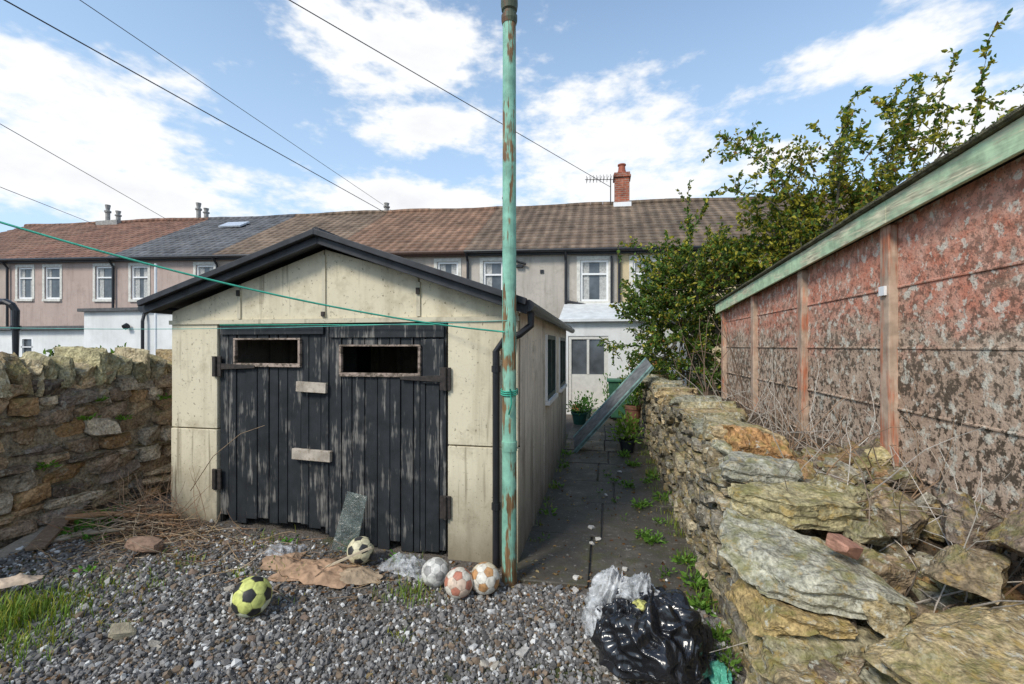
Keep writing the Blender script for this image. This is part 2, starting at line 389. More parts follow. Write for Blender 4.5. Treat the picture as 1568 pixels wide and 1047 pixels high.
mb=MB(); y=3.22
while y<11.2:
    L=random.uniform(.75,.95); x=-.66; mid=x+random.uniform(.55,.78)
    for (a_,b_) in ((x,mid-.008),(mid+.008,.80)):
        mb.box(a_,b_,y,y+L-.012,-.05,.022+random.uniform(-.006,.008),rot=(random.uniform(-.008,.008),random.uniform(-.012,.012),random.uniform(-.006,.006)))
    y+=L
mb.build('garden_path',M_path,bevel=.008)

# ------------------------------------------------------------------ stone walls
def stone_wall(name,faces,xc0,xc1,y0,y1,ztop,zbase,pal,mat,cop=None,hh=(.06,.15),ll=(.14,.42),depth=.2,proud=.03):
    mb=MB()
    for (xf,sg) in faces:
        z=zbase-.05
        while z<max(ztop(q) for q in np.linspace(y0,y1,30)):
            h=random.uniform(*hh); y=y0-random.uniform(0,.2)
            while y<y1:
                l=random.uniform(*ll)*(1.2 if h<.09 else 1); zt=ztop(y+l/2)
                if z+h*.4<zt:
                    c=np.array(random.choice(pal))*random.uniform(.6,1.4)
                    hs=h*random.uniform(.75,1.25)
                    stone(mb,(xf-sg*(depth/2-random.uniform(-proud,proud)),y+l/2,z+h/2+.05*mnoise.noise(Vector((y*1.5,z*2,0)))),(depth,l*.98,hs),(random.gauss(0,.08),random.gauss(0,.08),random.gauss(0,.06)),c,4,random.uniform(.05,.2),6,.04)
                y+=l
            z+=h*.95
    n=40; ysn=np.linspace(y0,y1,n)
    for i in range(n-1):
        zt=min(ztop(ysn[i]),ztop(ysn[i+1]))-.03
        mb.box(xc0,xc1,ysn[i],ysn[i+1]+.001*(i%2),-.1,zt+.001*i,(.19,.155,.11))
    if cop:
        y=y0
        while y<y1:
            l=random.uniform(*cop['l']); h=random.uniform(*cop['h'])
            c=np.array(random.choice(cop['pal']))*random.uniform(.65,1.35)
            stone(mb,((xc0+xc1)/2+random.gauss(0,.02),y+l/2,ztop(y)+h/2-.05),((xc1-xc0)+cop.get('w',.1)*random.uniform(.6,1.4),l,h),(random.gauss(0,cop.get('tilt',.1)),random.gauss(0,.1),random.gauss(0,.15)),c,6,random.uniform(.02,.16),9,.035)
            y+=l*.93
    return mb.build(name,mat,smooth=False)
palL=[(.25,.175,.11),(.30,.22,.14),(.19,.14,.10),(.32,.265,.20),(.28,.17,.085),(.14,.11,.09),(.23,.16,.10)]
copL=[(.28,.245,.14),(.33,.27,.17),(.23,.20,.12),(.30,.22,.12)]
stone_wall('stone_wall',[(-4.5,1)],-4.9,-4.55,.2,9.5,lambda y:1.36+.03*math.sin(y*2.1),.0,palL,M_stoneL,
   dict(l=(.05,.15),h=(.20,.38),pal=copL,w=.10,tilt=.22),depth=.22,hh=(.05,.17),ll=(.12,.42),proud=.035)
def zt2(y): return float(.28+.12*sstep(y,1.6,2.3)+.62*sstep(y,2.3,3.45)+.03*math.sin(y*3))
palR=[(.25,.205,.135),(.29,.245,.165),(.18,.16,.125),(.31,.25,.155),(.23,.18,.11),(.14,.125,.10)]
stone_wall('stone_wall',[(.70,-1)],.775,1.16,1.0,11.2,zt2,.0,palR,M_stoneR,
   dict(l=(.12,.34),h=(.10,.19),pal=[(.30,.26,.165),(.25,.24,.18),(.33,.25,.14)],w=.10,tilt=.16),hh=(.045,.11),ll=(.09,.28),depth=.18,proud=.03)

mb=MB(); xs=np.linspace(.9,1.86,20); ys=np.linspace(.4,8.5,120)
def bank(x,y): return float(.22+.15*sstep(y,1.6,2.3)+.42*sstep(y,2.2,3.4)+.10*sstep(x,1.1,1.8)+.05*mnoise.noise(Vector((x*3,y*3,2))))
X,Y=np.meshgrid(xs,ys); Z=np.array([[bank(x,y) for x in xs] for y in ys]); W=20;H=120
i,j=np.meshgrid(np.arange(W-1),np.arange(H-1)); a=(j*W+i).ravel()
mb.add(np.stack([X.ravel(),Y.ravel(),Z.ravel()],1),np.stack([a,a+1,a+1+W,a+W],1))
mb.build('soil_bank',m_plain('dark_soil',(.09,.065,.04),.95,.5,25,1,.02),smooth=True)

mb=MB(); pr=[(.26,.215,.14),(.24,.22,.175),(.31,.25,.13),(.19,.145,.10),(.15,.12,.09),(.28,.17,.09)]
for _ in range(480):
    x=random.uniform(.80,1.82); y=random.uniform(1.3,3.8); s_=random.uniform(.04,.17)
    stone(mb,(x,y,bank(x,y)+random.uniform(-.02,.08)),(s_*random.uniform(.9,1.6),s_*random.uniform(.8,1.4),s_*random.uniform(.35,.7)),(random.gauss(0,.4),random.gauss(0,.4),random.uniform(0,3.1)),np.array(random.choice(pr))*random.uniform(.55,1.3),6,.06,9,.02)
big=[((1.00,3.36,1.04),(.36,.30,.18),(.1,.15,.2),(.38,.21,.09)),
((.93,3.02,.95),(.42,.30,.12),(.05,.1,-.15),(.27,.26,.21)),
((.97,2.76,.84),(.58,.36,.13),(.12,.05,.15),(.29,.25,.14)),
((.92,2.36,.68),(.70,.48,.12),(.16,.10,-.25),(.29,.275,.21)),
((.80,2.30,.50),(.36,.44,.14),(0,.1,.1),(.33,.24,.11)),
((.76,2.10,.36),(.30,.40,.13),(0,.05,.3),(.27,.21,.12)),
((.84,1.92,.30),(.36,.32,.14),(0,.0,.5),(.29,.21,.11)),
((1.40,1.96,.56),(.80,.50,.13),(.12,-.05,.25),(.32,.25,.14)),
((1.50,2.72,.80),(.26,.22,.18),(.3,.2,.6),(.20,.15,.10)),
((1.70,2.50,.86),(.28,.22,.20),(.2,.5,.1),(.16,.12,.09)),
((1.53,2.32,.74),(.28,.24,.16),(.1,.3,.9),(.21,.16,.10)),
((1.76,2.22,.92),(.2,.26,.22),(.1,.7,.3),(.15,.11,.08)),
((1.70,2.05,.80),(.24,.22,.14),(.3,.4,.8),(.17,.12,.08)),
((1.34,2.98,.85),(.30,.22,.12),(.1,.3,.3),(.25,.22,.13)),
((1.10,1.72,.36),(.4,.3,.15),(.1,.1,.3),(.25,.21,.13)),
((1.24,2.44,.66),(.22,.2,.14),(.2,.4,.3),(.22,.16,.10)),((1.14,2.18,.60),(.2,.18,.12),(.4,.2,.9),(.27,.22,.13)),((1.30,2.62,.76),(.3,.18,.1),(.1,.2,1.2),(.23,.2,.12))]
for c,s_,r_,col in big: stone(mb,c,s_,r_,col,18,.0,7,.006,slab=True)
mb.build('rubble_stones',M_stoneR)
mb=MB(); stone(mb,(1.05,2.30,.80),(.13,.10,.06),(.3,.25,.7),(.38,.20,.14),6,.05,2,.015); mb.build('broken_brick',m_vcol('brick_pink',.9,.4,25,.6,.006))

# ------------------------------------------------------------------ garage
gar=empty('timber_door_garage',(-2.26,5.7,0))
XL,XR,YF,YB=-3.87,-.65,3.45,8.0; RX,RZ=-2.28,2.60
mb=MB()
mb.box(XL,-3.38,YF,YF+.08,0,.955); mb.box(XL+.004,-3.38,YF+.004,YF+.08,.965,1.90)
mb.box(-1.22,XR,YF,YF+.08,-.05,.905); mb.box(-1.22,XR-.004,YF+.004,YF+.08,.915,1.90)
for (a_,b_) in ((XL,-3.155),(-3.145,-2.325),(-2.315,-1.475),(-1.465,XR)):
    def zr(x): return RZ-.06-(abs(x-RX))*(RZ-2.07)/1.63
    mb.prism([(a_,1.93),(b_,1.93),(b_,zr(b_)-.01),(a_,zr(a_)-.01)],YF+.01,YF+.06)
mb.build('front_wall',M_cream,gar,bevel=.006)
mb=MB(); mb.box(XL-.01,XR+.01,YF-.012,YF+.05,1.895,1.932)
for x in (-3.15,-2.32,-1.47): mb.box(x-.016,x+.016,YF-.004,YF+.03,1.94,RZ-.12-abs(x-RX)*.325)
mb.build('cover_battens',m_render('batten_paint',(.66,.60,.45),(.22,.19,.13),.6,.4,cracks=.5),gar)
mb=MB()
for x,z0,z1 in ((-3.15,2.14,2.19),(-2.32,1.95,1.99),(-1.47,2.12,2.17)): mb.box(x-.014,x+.014,YF-.02,YF-.005,z0,z1)
mb.build('bolt_plates',M_iron,gar)
mb=MB()
hw=[(5.05-3.45,5.95-3.45,1.08,1.83),(6.55-3.45,7.5-3.45,1.08,1.83)]
grid_wall(mb,(XR,YF+.08,0),(0,1,0),(0,0,1),(1,0,0),(0,YB-YF-.08),(-.05,2.05),hw,.07)
mb.box(XL,XL+.06,YF+.085,YB,0,2.05); mb.box(XL+.06,XR-.06,YB-.06,YB,0,2.05)
mb.prism([(XL,2.05),(XR,2.05),(RX,RZ-.06)],YB-.05,YB)
for k_ in range(1,6):
    yy=YF+k_*.765
    zt_=2.04 if not any(h[0]-.03<yy-YF-.08<h[1]+.03 for h in hw) else 1.04
    mb.box(XR,XR+.012,yy-.02,yy+.02,0,zt_)
mb.build('side_walls',M_side,gar)
mb=MB()
for h in hw:
    y0,y1,z0,z1=h[0]+YF+.08,h[1]+YF+.08,h[2],h[3]
    mb.box(XR-.08,XR-.072,y0,y1,z0,z1,mi=1)
    for (a_,b_,c_,d_) in ((y0,y1,z0,z0+.05),(y0,y1,z1-.05,z1),(y0,y0+.05,z0+.05,z1-.05),(y1-.05,y1,z0+.05,z1-.05),((y0+y1)/2-.02,(y0+y1)/2+.02,z0+.05,z1-.05)):
        mb.box(XR-.07,XR+.02,a_,b_,c_,d_,mi=0)
    mb.box(XR-.02,XR+.05,y0-.03,y1+.03,z0-.05,z0-.004,mi=2)
    for yy in (y0-.035,y1+.005): mb.box(XR-.0,XR+.025,yy,yy+.03,z0,z1,mi=2)
mb.build('side_windows',[m_plain('dark_green_frame',(.04,.06,.05),.5),M_glass,M_pvc],gar)
ELx,ELz,ERx,ERz=-4.0,2.09,-.56,2.04
mb=MB()
mb.prism([(ELx,ELz),(RX,RZ+.03),(RX,RZ),(ELx+.01,ELz-.03)],YF-.16,YB+.1)
mb.prism([(RX,RZ+.03),(ERx,ERz),(ERx-.01,ERz-.03),(RX,RZ)],YF-.16,YB+.1)
mb.tube([(RX,YF-.17,RZ+.025),(RX,YB+.1,RZ+.025)],.04,8)
mb.build('roof',m_plain('felt_roof',(.055,.055,.058),.85,.4,14,.6,.01),gar)
mb=MB()
def bb(t0,t1,ya,yb):
    mb.prism([(ELx-.01,ELz-t0),(RX,RZ+.035-t0),(RX,RZ+.035-t1),(ELx-.0,ELz-t1)],ya,yb)
    mb.prism([(RX,RZ+.035-t0),(ERx+.01,ERz-t0),(ERx,ERz-t1),(RX,RZ+.035-t1)],ya,yb)
bb(-.008,.040,YF-.20,YF-.163); bb(.042,.105,YF-.15,YF-.115)
mb.prism([(ELx+.02,ELz-.03),(RX,RZ),(RX,RZ-.04),(ELx+.02,ELz-.07)],YF-.11,YF+.0)
mb.build('barge_boards',M_black,gar,bevel=.004)
mb=MB()
mb.tube([(XR+.10,YF-.14,2.0),(XR+.10,YB+.1,1.97)],.045,10)
mb.tube([(ELx-.03,YF-.14,2.04),(ELx-.03,YB,2.02)],.04,10)
mb.tube([(XR+.10,YF+.0,1.96),(XR+.10,YF+.0,1.86),(XR+.02,YF-.04,1.79),(-.81+.06,YF-.06,1.74),(-.81,YF-.06,1.66),(-.81,YF-.06,.02)],.028,10)
for z in (.45,1.5): mb.tube([(-.81,YF-.06,z),(-.81,YF-.06,z+.05)],.036,10)
mb.build('gutter_and_downpipe',M_blackpipe,gar)
mb=MB()
def planks(x0,x1,win,zb,zt):
    wx0,wx1,wz0,wz1=win
    bs=[x0]; x=x0
    while x<x1-.06:
        x+=random.uniform(.085,.12)
        if x<x1-.04 and abs(x-wx0)>.04 and abs(x-wx1)>.04: bs.append(x)
    bs+= [x1,wx0,wx1]; bs=sorted(set(bs))
    for a_,b_ in zip(bs[:-1],bs[1:]):
        y=YF+.015+random.uniform(-.007,.006); b0=zb+random.uniform(-.03,.06)
        m_=(a_+b_)/2
        segs=[(b0,zt)] if not wx0<m_<wx1 else [(b0,wz0),(wz1,zt)]
        for s0,s1 in segs:
            j1=rng.uniform(.001,.006); mb.box(a_+j1,b_-rng.uniform(.001,.006),y,y+.022,s0,s1,rot=(0,rng.normal(0,.0015),0))
planks(-3.36,-2.295,(-3.19,-2.55,1.547,1.757),.14,1.885)
planks(-2.285,-1.235,(-2.16,-1.46,1.475,1.70),.05,1.885)
mb.box(-2.30,-2.275,YF-.004,YF+.01,.12,1.88)
mb.box(-3.34,-2.32,YF-.008,YF+.004,1.80,1.875); mb.box(-2.26,-1.25,YF-.008,YF+.004,1.77,1.87)
mb.box(-1.43,-1.25,YF-.006,YF+.006,1.40,1.755)
mb.build('door_boards',M_door,gar,bevel=.004)
mb=MB()
for wx0,wx1,wz0,wz1 in ((-3.19,-2.55,1.547,1.757),(-2.16,-1.46,1.475,1.70)):
    for (a_,b_,c_,d_) in ((wx0-.012,wx1+.012,wz1-.003,wz1+.012),(wx0-.012,wx1+.012,wz0-.028,wz0+.004),(wx0-.012,wx0+.010,wz0+.006,wz1-.005),(wx1-.010,wx1+.012,wz0+.006,wz1-.005)):
        mb.box(a_,b_,YF-.012,YF+.02,c_,d_)
mb.build('window_frames',M_frame,gar,bevel=.003)
mb=MB()
mb.box(-2.56,-2.28,YF-.035,YF+.002,1.31,1.395,rot=(0,.04,0)); mb.box(-2.60,-2.24,YF-.035,YF+.002,.735,.825,rot=(0,.03,0))
mb.build('door_blocks',M_wood,gar,bevel=.003)
mb=MB()
for z,sgn,x in ((1.52,1,-3.40),(.52,1,-3.40),(1.44,-1,-1.20),(.42,-1,-1.20)):
    mb.box(min(x,x+sgn*.07)-.01,max(x,x+sgn*.07)+.01,YF-.022,YF-.006,z-.09,z+.09)
    if z>1: 
        x2=x+sgn*.42; mb.prism([(x,z-.03),(x2,z-.012),(x2,z+.012),(x,z+.03)],YF-.018,YF-.010)
    mb.tube([(x+sgn*.03,YF-.03,z-.09),(x+sgn*.03,YF-.03,z+.09)],.012,8)
mb.build('hinges',M_iron,gar,bevel=.002)
mb=MB(); mb.box(-3.38,-1.22,YF+.055,YF+.075,1.86,1.9); 
for x in (-3.38,-1.245): mb.box(x,x+.024,YF+.04,YF+.075,.0,1.858)
mb.box(-3.3,-1.3,YB-.6,YB-.2,0,.9); mb.box(-2.9,-2.6,YF+1,YF+1.3,1.2,2.0); mb.box(-3.7,-.8,YF+1.5,YF+1.56,2.0,2.06)
mb.build('interior_shelves',M_dark,gar)
mb=MB(); v=[(-2.13,3.27,.08),(-1.93,3.29,.05),(-1.90,3.42,.47),(-2.08,3.42,.50)]; v=np.array(v); v2=v+np.array([0,-.006,.002])
mb.add(np.concatenate([v,v2]),[(0,1,2,3),(4,7,6,5),(0,4,5,1),(1,5,6,2),(2,6,7,3),(3,7,4,0)]); mb.build('glass_pane',M_pane)

# pole
mb=MB(); PX,PY=-.665,3.19
mb.lathe(PX,PY,[(0,.055),(.5,.053),(.95,.052),(.951,.056),(1.02,.056),(1.021,.051),(1.9,.05),(2.6,.049),(3.3,.048),(4.02,.047)],24)
mb.lathe(PX,PY,[(4.0,.05),(4.03,.058),(4.06,.058),(4.07,.045),(4.09,.045),(4.10,.056),(4.14,.062),(4.2,.06),(4.25,.045),(4.27,.03),(4.33,.045),(4.40,.03),(4.43,.008)],16,mi=1)
mb.tube([(PX-.056,PY,1.6),(PX-.056,PY,1.68)],.01,6,mi=1)
mb.build('green_clothes_pole',[M_green,m_peel('rusty_cap',(.10,.12,.08),(.13,.07,.04),.5)])
mb=MB()
P0=np.array([PX-.03,PY-.05,1.80]);P1=np.array([-3.3,1.32,2.48]); ps=[]
for t in np.linspace(0,1,40):
    p=P0*(1-t)+P1*t; p[2]-=.22*t*(1-t)*2; ps.append(p)
mb.tube(ps,.006,6)
mb.tube([(PX,PY-.05,1.80),(-1.3,YF-.05,1.87),(-3.3,YF-.05,1.885)],.004,5)
for k_ in range(3):
    a_=np.linspace(0,6.28,12); mb.tube([(PX+.060*math.cos(q),PY+.060*math.sin(q),1.36+.014*k_+.01*math.sin(q)) for q in a_],.005,5)
mb.tube([(PX+.02,PY-.065,1.4),(PX+.03,PY-.07,1.3),(PX+.01,PY-.065,1.22)],.006,5)
mb.build('green_washing_line',m_plain('green_rope',(.05,.38,.26),.6,.2,40),smooth=True)
mb=MB()
ps=[(x,y,z) for x,y,z in zip(np.linspace(PX,-6,20),np.linspace(PY-.05,2.6,20),1.88-.05*np.sin(np.linspace(0,3.14,20)))]
mb.tube(ps,.0025,4); mb.build('thin_washing_line',m_plain('thin_line_green',(.12,.4,.33),.6))

# ------------------------------------------------------------------ prefab garage right
pg=empty('concrete_panel_garage',(3.2,4.3,0)); GX=1.85
def zf(y): return 2.56-.059*(y-2.46)
posts=[.6,2.0,3.4,4.72,6.12,7.58]; zj=[.15,.52,.91,1.30,1.69,2.08]
mb=MB()
for p0,p1 in zip(posts[:-1],posts[1:]):
    for k_ in range(6):
        z0=zj[k_]; z1=zj[k_+1]-.010 if k_<5 else None
        off=random.uniform(-.004,.004)
        if z1 is not None: mb.box(GX+off,GX+.06,p0+.002,p1-.002,z0,z1)
        else:
            v=[(GX+off,p0,z0),(GX+off,p1,z0),(GX+off,p1,zf(p1)),(GX+off,p0,zf(p0)),(GX+.06,p0,z0),(GX+.06,p1,z0),(GX+.06,p1,zf(p1)),(GX+.06,p0,zf(p0))]
            mb.add(v,[(0,1,2,3),(4,7,6,5),(0,4,5,1),(3,2,6,7),(0,3,7,4),(1,5,6,2)])
        mb.box(GX-.010,GX+.03,p0+.05,p1-.05,z0-.010,z0+.006)
mb.box(GX+.061,GX+.07,.6,7.5,.1,2.2)
mb.box(GX+.07,4.6,7.5,7.56,.1,2.2); mb.box(4.54,4.6,.6,7.5,.1,2.3); mb.box(GX+.07,4.54,.6,.66,.1,2.5)
mb.build('wall_panels',M_panel,pg,bevel=.005)
mb=MB()
for p in posts: mb.box(GX-.055,GX+.03,p-.05,p+.05,.1,zf(p)-.02)
mb.build('posts',M_post,pg,bevel=.008)
mb=MB(); mb.box(GX-.072,GX-.056,3.37,3.43,2.03,2.09); mb.build('white_tag',M_pvc,pg)
mb=MB()
for k_ in range(5):
    y0=.3+k_*1.5; y1=y0+1.496; x0=GX-.10
    v=np.array([(x0,y0,zf(y0)-.03),(x0,y1,zf(y1)-.03),(x0,y1,zf(y1)+.115),(x0,y0,zf(y0)+.115)]); v2=v+np.array([.025,0,0])
    mb.add(np.concatenate([v,v2]),[(0,1,2,3),(4,7,6,5),(0,4,5,1),(3,2,6,7),(0,3,7,4),(1,5,6,2)])
mb.build('fascia',M_fascia,pg,bevel=.003)
mb=MB(); v=np.array([(GX-.12,.2,zf(.2)+.118),(4.7,.2,zf(.2)+.118),(4.7,7.9,zf(7.9)+.118),(GX-.12,7.9,zf(7.9)+.118)]); v2=v+np.array([0,0,.025])
mb.add(np.concatenate([v,v2]),[(0,3,2,1),(4,5,6,7),(0,1,5,4),(1,2,6,5),(2,3,7,6),(3,0,4,7)])
mb.tube([(GX-.115,y_,zf(y_)+.135+.008*mnoise.noise(Vector((y_*4,0,0)))) for y_ in np.linspace(.2,7.9,120)],.016,7)
mb.build('roof',m_plain('mossy_roof',(.10,.09,.05),.9,.6,18,.8,.015),pg)

mb=MB()
for _ in range(210):
    x=random.uniform(1.15,1.78); y=random.uniform(2.35,5.4); z=bank(x,y); L=random.uniform(.3,.95)
    d=np.array([random.gauss(-.15,.5),random.gauss(-.2,.6),random.uniform(.3,1)]); d/=np.linalg.norm(d)
    p=np.array([x,y,z]); ps=[p.copy()]
    for _k in range(6):
        d+=rng.normal(0,.18,3)+np.array([0,0,-.08]); d/=np.linalg.norm(d); p=p+d*L/6; p[0]=min(p[0],1.80); ps.append(p.copy())
    c=np.array(random.choice([(.42,.37,.31),(.32,.25,.19),(.50,.45,.39),(.28,.18,.11)]))
    mb.tube(ps,np.linspace(.0045,.0013,7),4,c,cap=False)
mb.build('dead_brambles',M_twig)
mb=MB()
for _ in range(12):
    y=random.uniform(5.0,7.4); ps=[]; p=np.array([random.uniform(1.2,1.7),y,.8]); d=np.array([-.2,.1,1.])
    for k_ in range(9): ps.append(p.copy()); d+=rng.normal(0,.12,3); p=p+d/np.linalg.norm(d)*.17
    mb.tube(ps,np.linspace(.008,.002,9),4,(.2,.14,.1))
mb.build('dead_stems',M_twig)

# ------------------------------------------------------------------ terrace
def shear(mb):
    for v in mb.v: v[:,2]+=-.024*v[:,0]
FY=13.0
houses=[(.36,5.2,(.66,.54,.34),(.30,.25,.18),(.165,.12,.085),[(1.18,.40)],.55),
(-4.0,.36,(.52,.47,.41),(.24,.22,.18),(.17,.12,.085),[(-.27,.39),(-3.2,.30)],.45),
(-8.5,-4.0,(.57,.48,.40),(.28,.24,.19),(.22,.13,.085),[(-4.6,.33),(-7.2,.4)],.45),
(-12.7,-8.5,(.54,.43,.36),(.28,.23,.18),(.19,.135,.095),[(-11.5,.36),(-9.6,.36)],.45),
(-17.0,-12.7,(.50,.39,.34),(.27,.20,.17),(.12,.12,.125),[(-13.2,.36),(-15.9,.36)],.45),
(-21.9,-17.0,(.49,.38,.33),(.27,.20,.17),(.21,.11,.075),[(-17.45,.38),(-19.8,.36),(-21.1,.36)],.45),
(-27.5,-21.9,(.49,.40,.34),(.27,.20,.17),(.20,.11,.075),[(-24,.4)],.4),
(5.2,10,(.46,.40,.32),(.26,.20,.17),(.16,.115,.085),[(6.5,.4),(8.5,.4)],.4)]
M_trim=m_plain('window_surround',(.62,.60,.54),.8,.2,10); M_net=m_plain('net_curtain',(.42,.42,.40),.9,.3,20)
RZH=6.86
for hi,(x0,x1,wc,dc,rc,wins,am) in enumerate(houses):
    P=empty('terraced_house',((x0+x1)/2,15,0))
    mw=m_render('house_render_%d'%hi,wc,dc,am,.5,.5,cracks=.35); mrf=m_roof('roof_tiles_%d'%hi,rc)
    mb=MB(); holes=[(c-w-x0,c+w-x0,2.95 if hi not in (2,3) else 3.2,4.12) for c,w in wins]
    grid_wall(mb,(x0,FY,0),(1,0,0),(0,0,1),(0,-1,0),(0,x1-x0-.004),(-.8,4.46),holes,.12)
    mb.box(x0,x1-.004,FY+.3,21,-.8,4.3)
    shear(mb); mb.build('walls',mw,P)
    mb=MB()
    for h in holes:
        a_,b_,c_,d_=h[0]+x0,h[1]+x0,h[2],h[3]; y=FY+.06
        mb.box(a_,b_,y+.03,y+.035,c_,d_,mi=1)
        cw=(b_-a_)*random.uniform(.15,.35); mb.box(a_+.05,a_+.05+cw,y+.020,y+.028,c_+.06,d_-.06,mi=3)
        if random.random()<.6: mb.box(b_-.05-cw,b_-.05,y+.020,y+.028,c_+.06,d_-.06,mi=3)
        for q in ((a_,b_,c_,c_+.06),(a_,b_,d_-.06,d_),(a_,a_+.06,c_+.06,d_-.06),(b_-.06,b_,c_+.06,d_-.06),(a_+.06,b_-.06,d_-.42,d_-.37)):
            mb.box(q[0],q[1],y-.03,y+.018,q[2],q[3],mi=0)
        mb.box(a_-.06,b_+.06,FY-.06,FY+.03,c_-.09,c_-.003,mi=2)
        for q in ((a_-.10,a_-.002,c_,d_+.1),(b_+.002,b_+.10,c_,d_+.1),(a_-.002,b_+.002,d_+.002,d_+.1)):
            mb.box(q[0],q[1],FY-.02,FY+.0,q[2],q[3],mi=2)
    shear(mb); mb.build('windows',[M_pvc,M_glass,M_trim,M_net],P)
    mb=MB(); n=17; ey,ez,ry,rz=FY-.22,4.40,17.0,RZH
    for k_ in range(n):
        t0,t1=k_/n,(k_+1)/n+.012; ya,za=ey+(ry-ey)*t0,ez+(rz-ez)*t0; yb,zb_=ey+(ry-ey)*t1,ez+(rz-ez)*t1
        mb.box(0,1,0,1,0,1); v=mb.v[-1]; v[:]=[(x0,ya,za+.01),(x1,ya,za+.01),(x0,yb,zb_-.02),(x1,yb,zb_-.02),(x0,ya,za+.045),(x1,ya,za+.045),(x0,yb,zb_+.012),(x1,yb,zb_+.012)]
    mb.add([(x0,ry,rz),(x1,ry,rz),(x1,21.2,4.4),(x0,21.2,4.4)],[(0,1,2,3)])
    x=x0
    while x<x1-.05:
        e=min(x+.44,x1); mb.tube([(x,ry,rz),(e-.01,ry,rz)],.11+random.uniform(0,.01),8); x=e
    for v in mb.v: v[:,2]+=.04*np.sin(v[:,0]*.8+hi)*np.clip((v[:,1]-12)/5,0,1)*np.clip(np.minimum(v[:,0]-x0,x1-v[:,0])/1.,0,1)
    shear(mb); mb.build('roof',mrf,P)
    mb=MB(); mb.tube([(x0,FY-.26,4.36),(x1,FY-.26,4.36)],.05,8); mb.box(x0,x1,FY-.16,FY-.02,4.27,4.38)
    for xp in ([x0+.05] if hi!=1 else [x0+.05,-1.06]):
        mb.tube([(xp,FY-.26,4.34),(xp,FY-.08,4.1),(xp,FY-.08,0)],.04,8)
    shear(mb); mb.build('gutter',M_blackpipe if hi!=2 else m_plain('brown_pipe',(.10,.055,.04)),P)
    if hi==1:
        mb=MB(); mb.box(-1.8,-1.7,FY-.03,FY,3.75,3.85); mb.tube([(-2.5,FY-.1,4.1),(-2.2,FY-.1,4.0)],.035,8); mb.box(-2.5,-2.3,FY-.12,FY,3.92,3.99)
        mb.tube([(-1.06,FY-.08,2.95),(-.3,FY-.1,2.8),(.3,FY-.1,2.78)],.035,8); mb.tube([(.2,FY-.08,4.2),(.2,FY-.08,2.7)],.03,8)
        shear(mb); mb.build('vents',M_blackpipe,P)
    if hi==0:
        mb=MB(); cx=.63
        mb.box(cx-.26,cx+.26,16.75,17.25,6.1,7.75); mb.box(cx-.31,cx+.31,16.70,17.30,7.75,7.83); mb.box(cx-.28,cx+.28,16.73,17.27,7.83,7.93)
        mb.build('chimney_stack',M_brick,P,bevel=.01)
        mb=MB(); mb.lathe(cx,17,[(7.92,.16),(7.95,.17),(8.1,.13),(8.23,.12),(8.25,.15),(8.29,.15)],14,col=(.32,.09,.05)); mb.build('chimney_pot',M_vc,P)
        mb=MB(); mb.box(cx-.3,cx+.32,16.68,17.3,6.66,6.84); mb.build('lead_flashing',M_pvc,P)
        mb=MB(); mb.tube([(cx-.4,16.8,6.8),(cx-.4,16.8,7.75)],.02,5); mb.tube([(cx-1.3,16.6,7.7),(cx-.2,16.9,7.73)],.012,4)
        for k_ in range(9):
            xx=cx-1.25+k_*.12; mb.tube([(xx+.05,16.4,7.7),(xx,16.9,7.72)],.008,4); mb.tube([(xx,16.65,7.58),(xx,16.65,7.85)],.008,4)
        mb.build('tv_aerial',M_iron,P)
    if hi==4:
        mb=MB(); sl_=(RZH-4.40)/4.22
        def zs(y): return 4.40+(y-12.78)*sl_+.09
        v=np.array([(-15.1,15.5,zs(15.5)),(-14.1,15.5,zs(15.5)),(-14.1,16.0,zs(16.0)),(-15.1,16.0,zs(16.0))]); v2=v+np.array([0,-.03,.05])
        mb.add(np.concatenate([v,v2]),[(0,3,2,1),(4,5,6,7),(0,1,5,4),(1,2,6,5),(2,3,7,6),(3,0,4,7)]); shear(mb); mb.build('skylight',m_plain('skylight_glass',(.5,.52,.55),.2),P)
for x,h_ in ((-22.6,.9),(-22.0,.6),(-17.6,.8),(-17.2,.55),(-8.6,.45),(-3.7,.7)):
    mb=MB(); z=RZH-.05-.024*x; mb.lathe(x,17,[(z,.09),(z+h_*.6,.09),(z+h_*.6+.01,.13),(z+h_*.7,.13),(z+h_*.72,.07),(z+h_,.11)],10); mb.build('roof_flue',M_concrete_grey)
mb=MB(); mb.box(-22.9,-21.7,16.7,17.3,6.6,7.45); mb.build('chimney_base',M_concrete_grey)

wb=empty('white_outbuilding',(-12,11,0)); mb=MB()
mb.box(-12.7,-6,9.0,12.98,-.2,2.55)
grid_wall(mb,(-21,10.0,0),(1,0,0),(0,0,1),(0,-1,0),(0,8.29),(-.2,2.15),[(4.6,5.05,1.25,1.95)],.1)
mb.box(-21,-12.71,10.2,12.98,-.2,2.1)
mb.build('walls',M_white,wb)
mb=MB(); mb.box(-12.78,-5.9,8.9,12.95,2.552,2.63); mb.prism([(-21.2,2.16),(-12.72,2.16),(-12.72,2.26),(-21.2,2.26)],9.85,12.95); mb.build('flat_roof',m_plain('roof_felt',(.10,.10,.10),.9),wb)
mb=MB(); mb.box(-16.4,-15.95,10.06,10.08,1.25,1.95); mb.build('glass',M_glass,wb)
mb=MB()
for q in ((-16.4,-15.95,1.25,1.3),(-16.4,-15.95,1.9,1.95),(-16.4,-16.35,1.3,1.9),(-16.0,-15.95,1.3,1.9),(-16.4,-15.95,1.66,1.69)): mb.box(q[0],q[1],10.0,10.05,q[2],q[3])
mb.build('window_frame',M_pvc,wb)
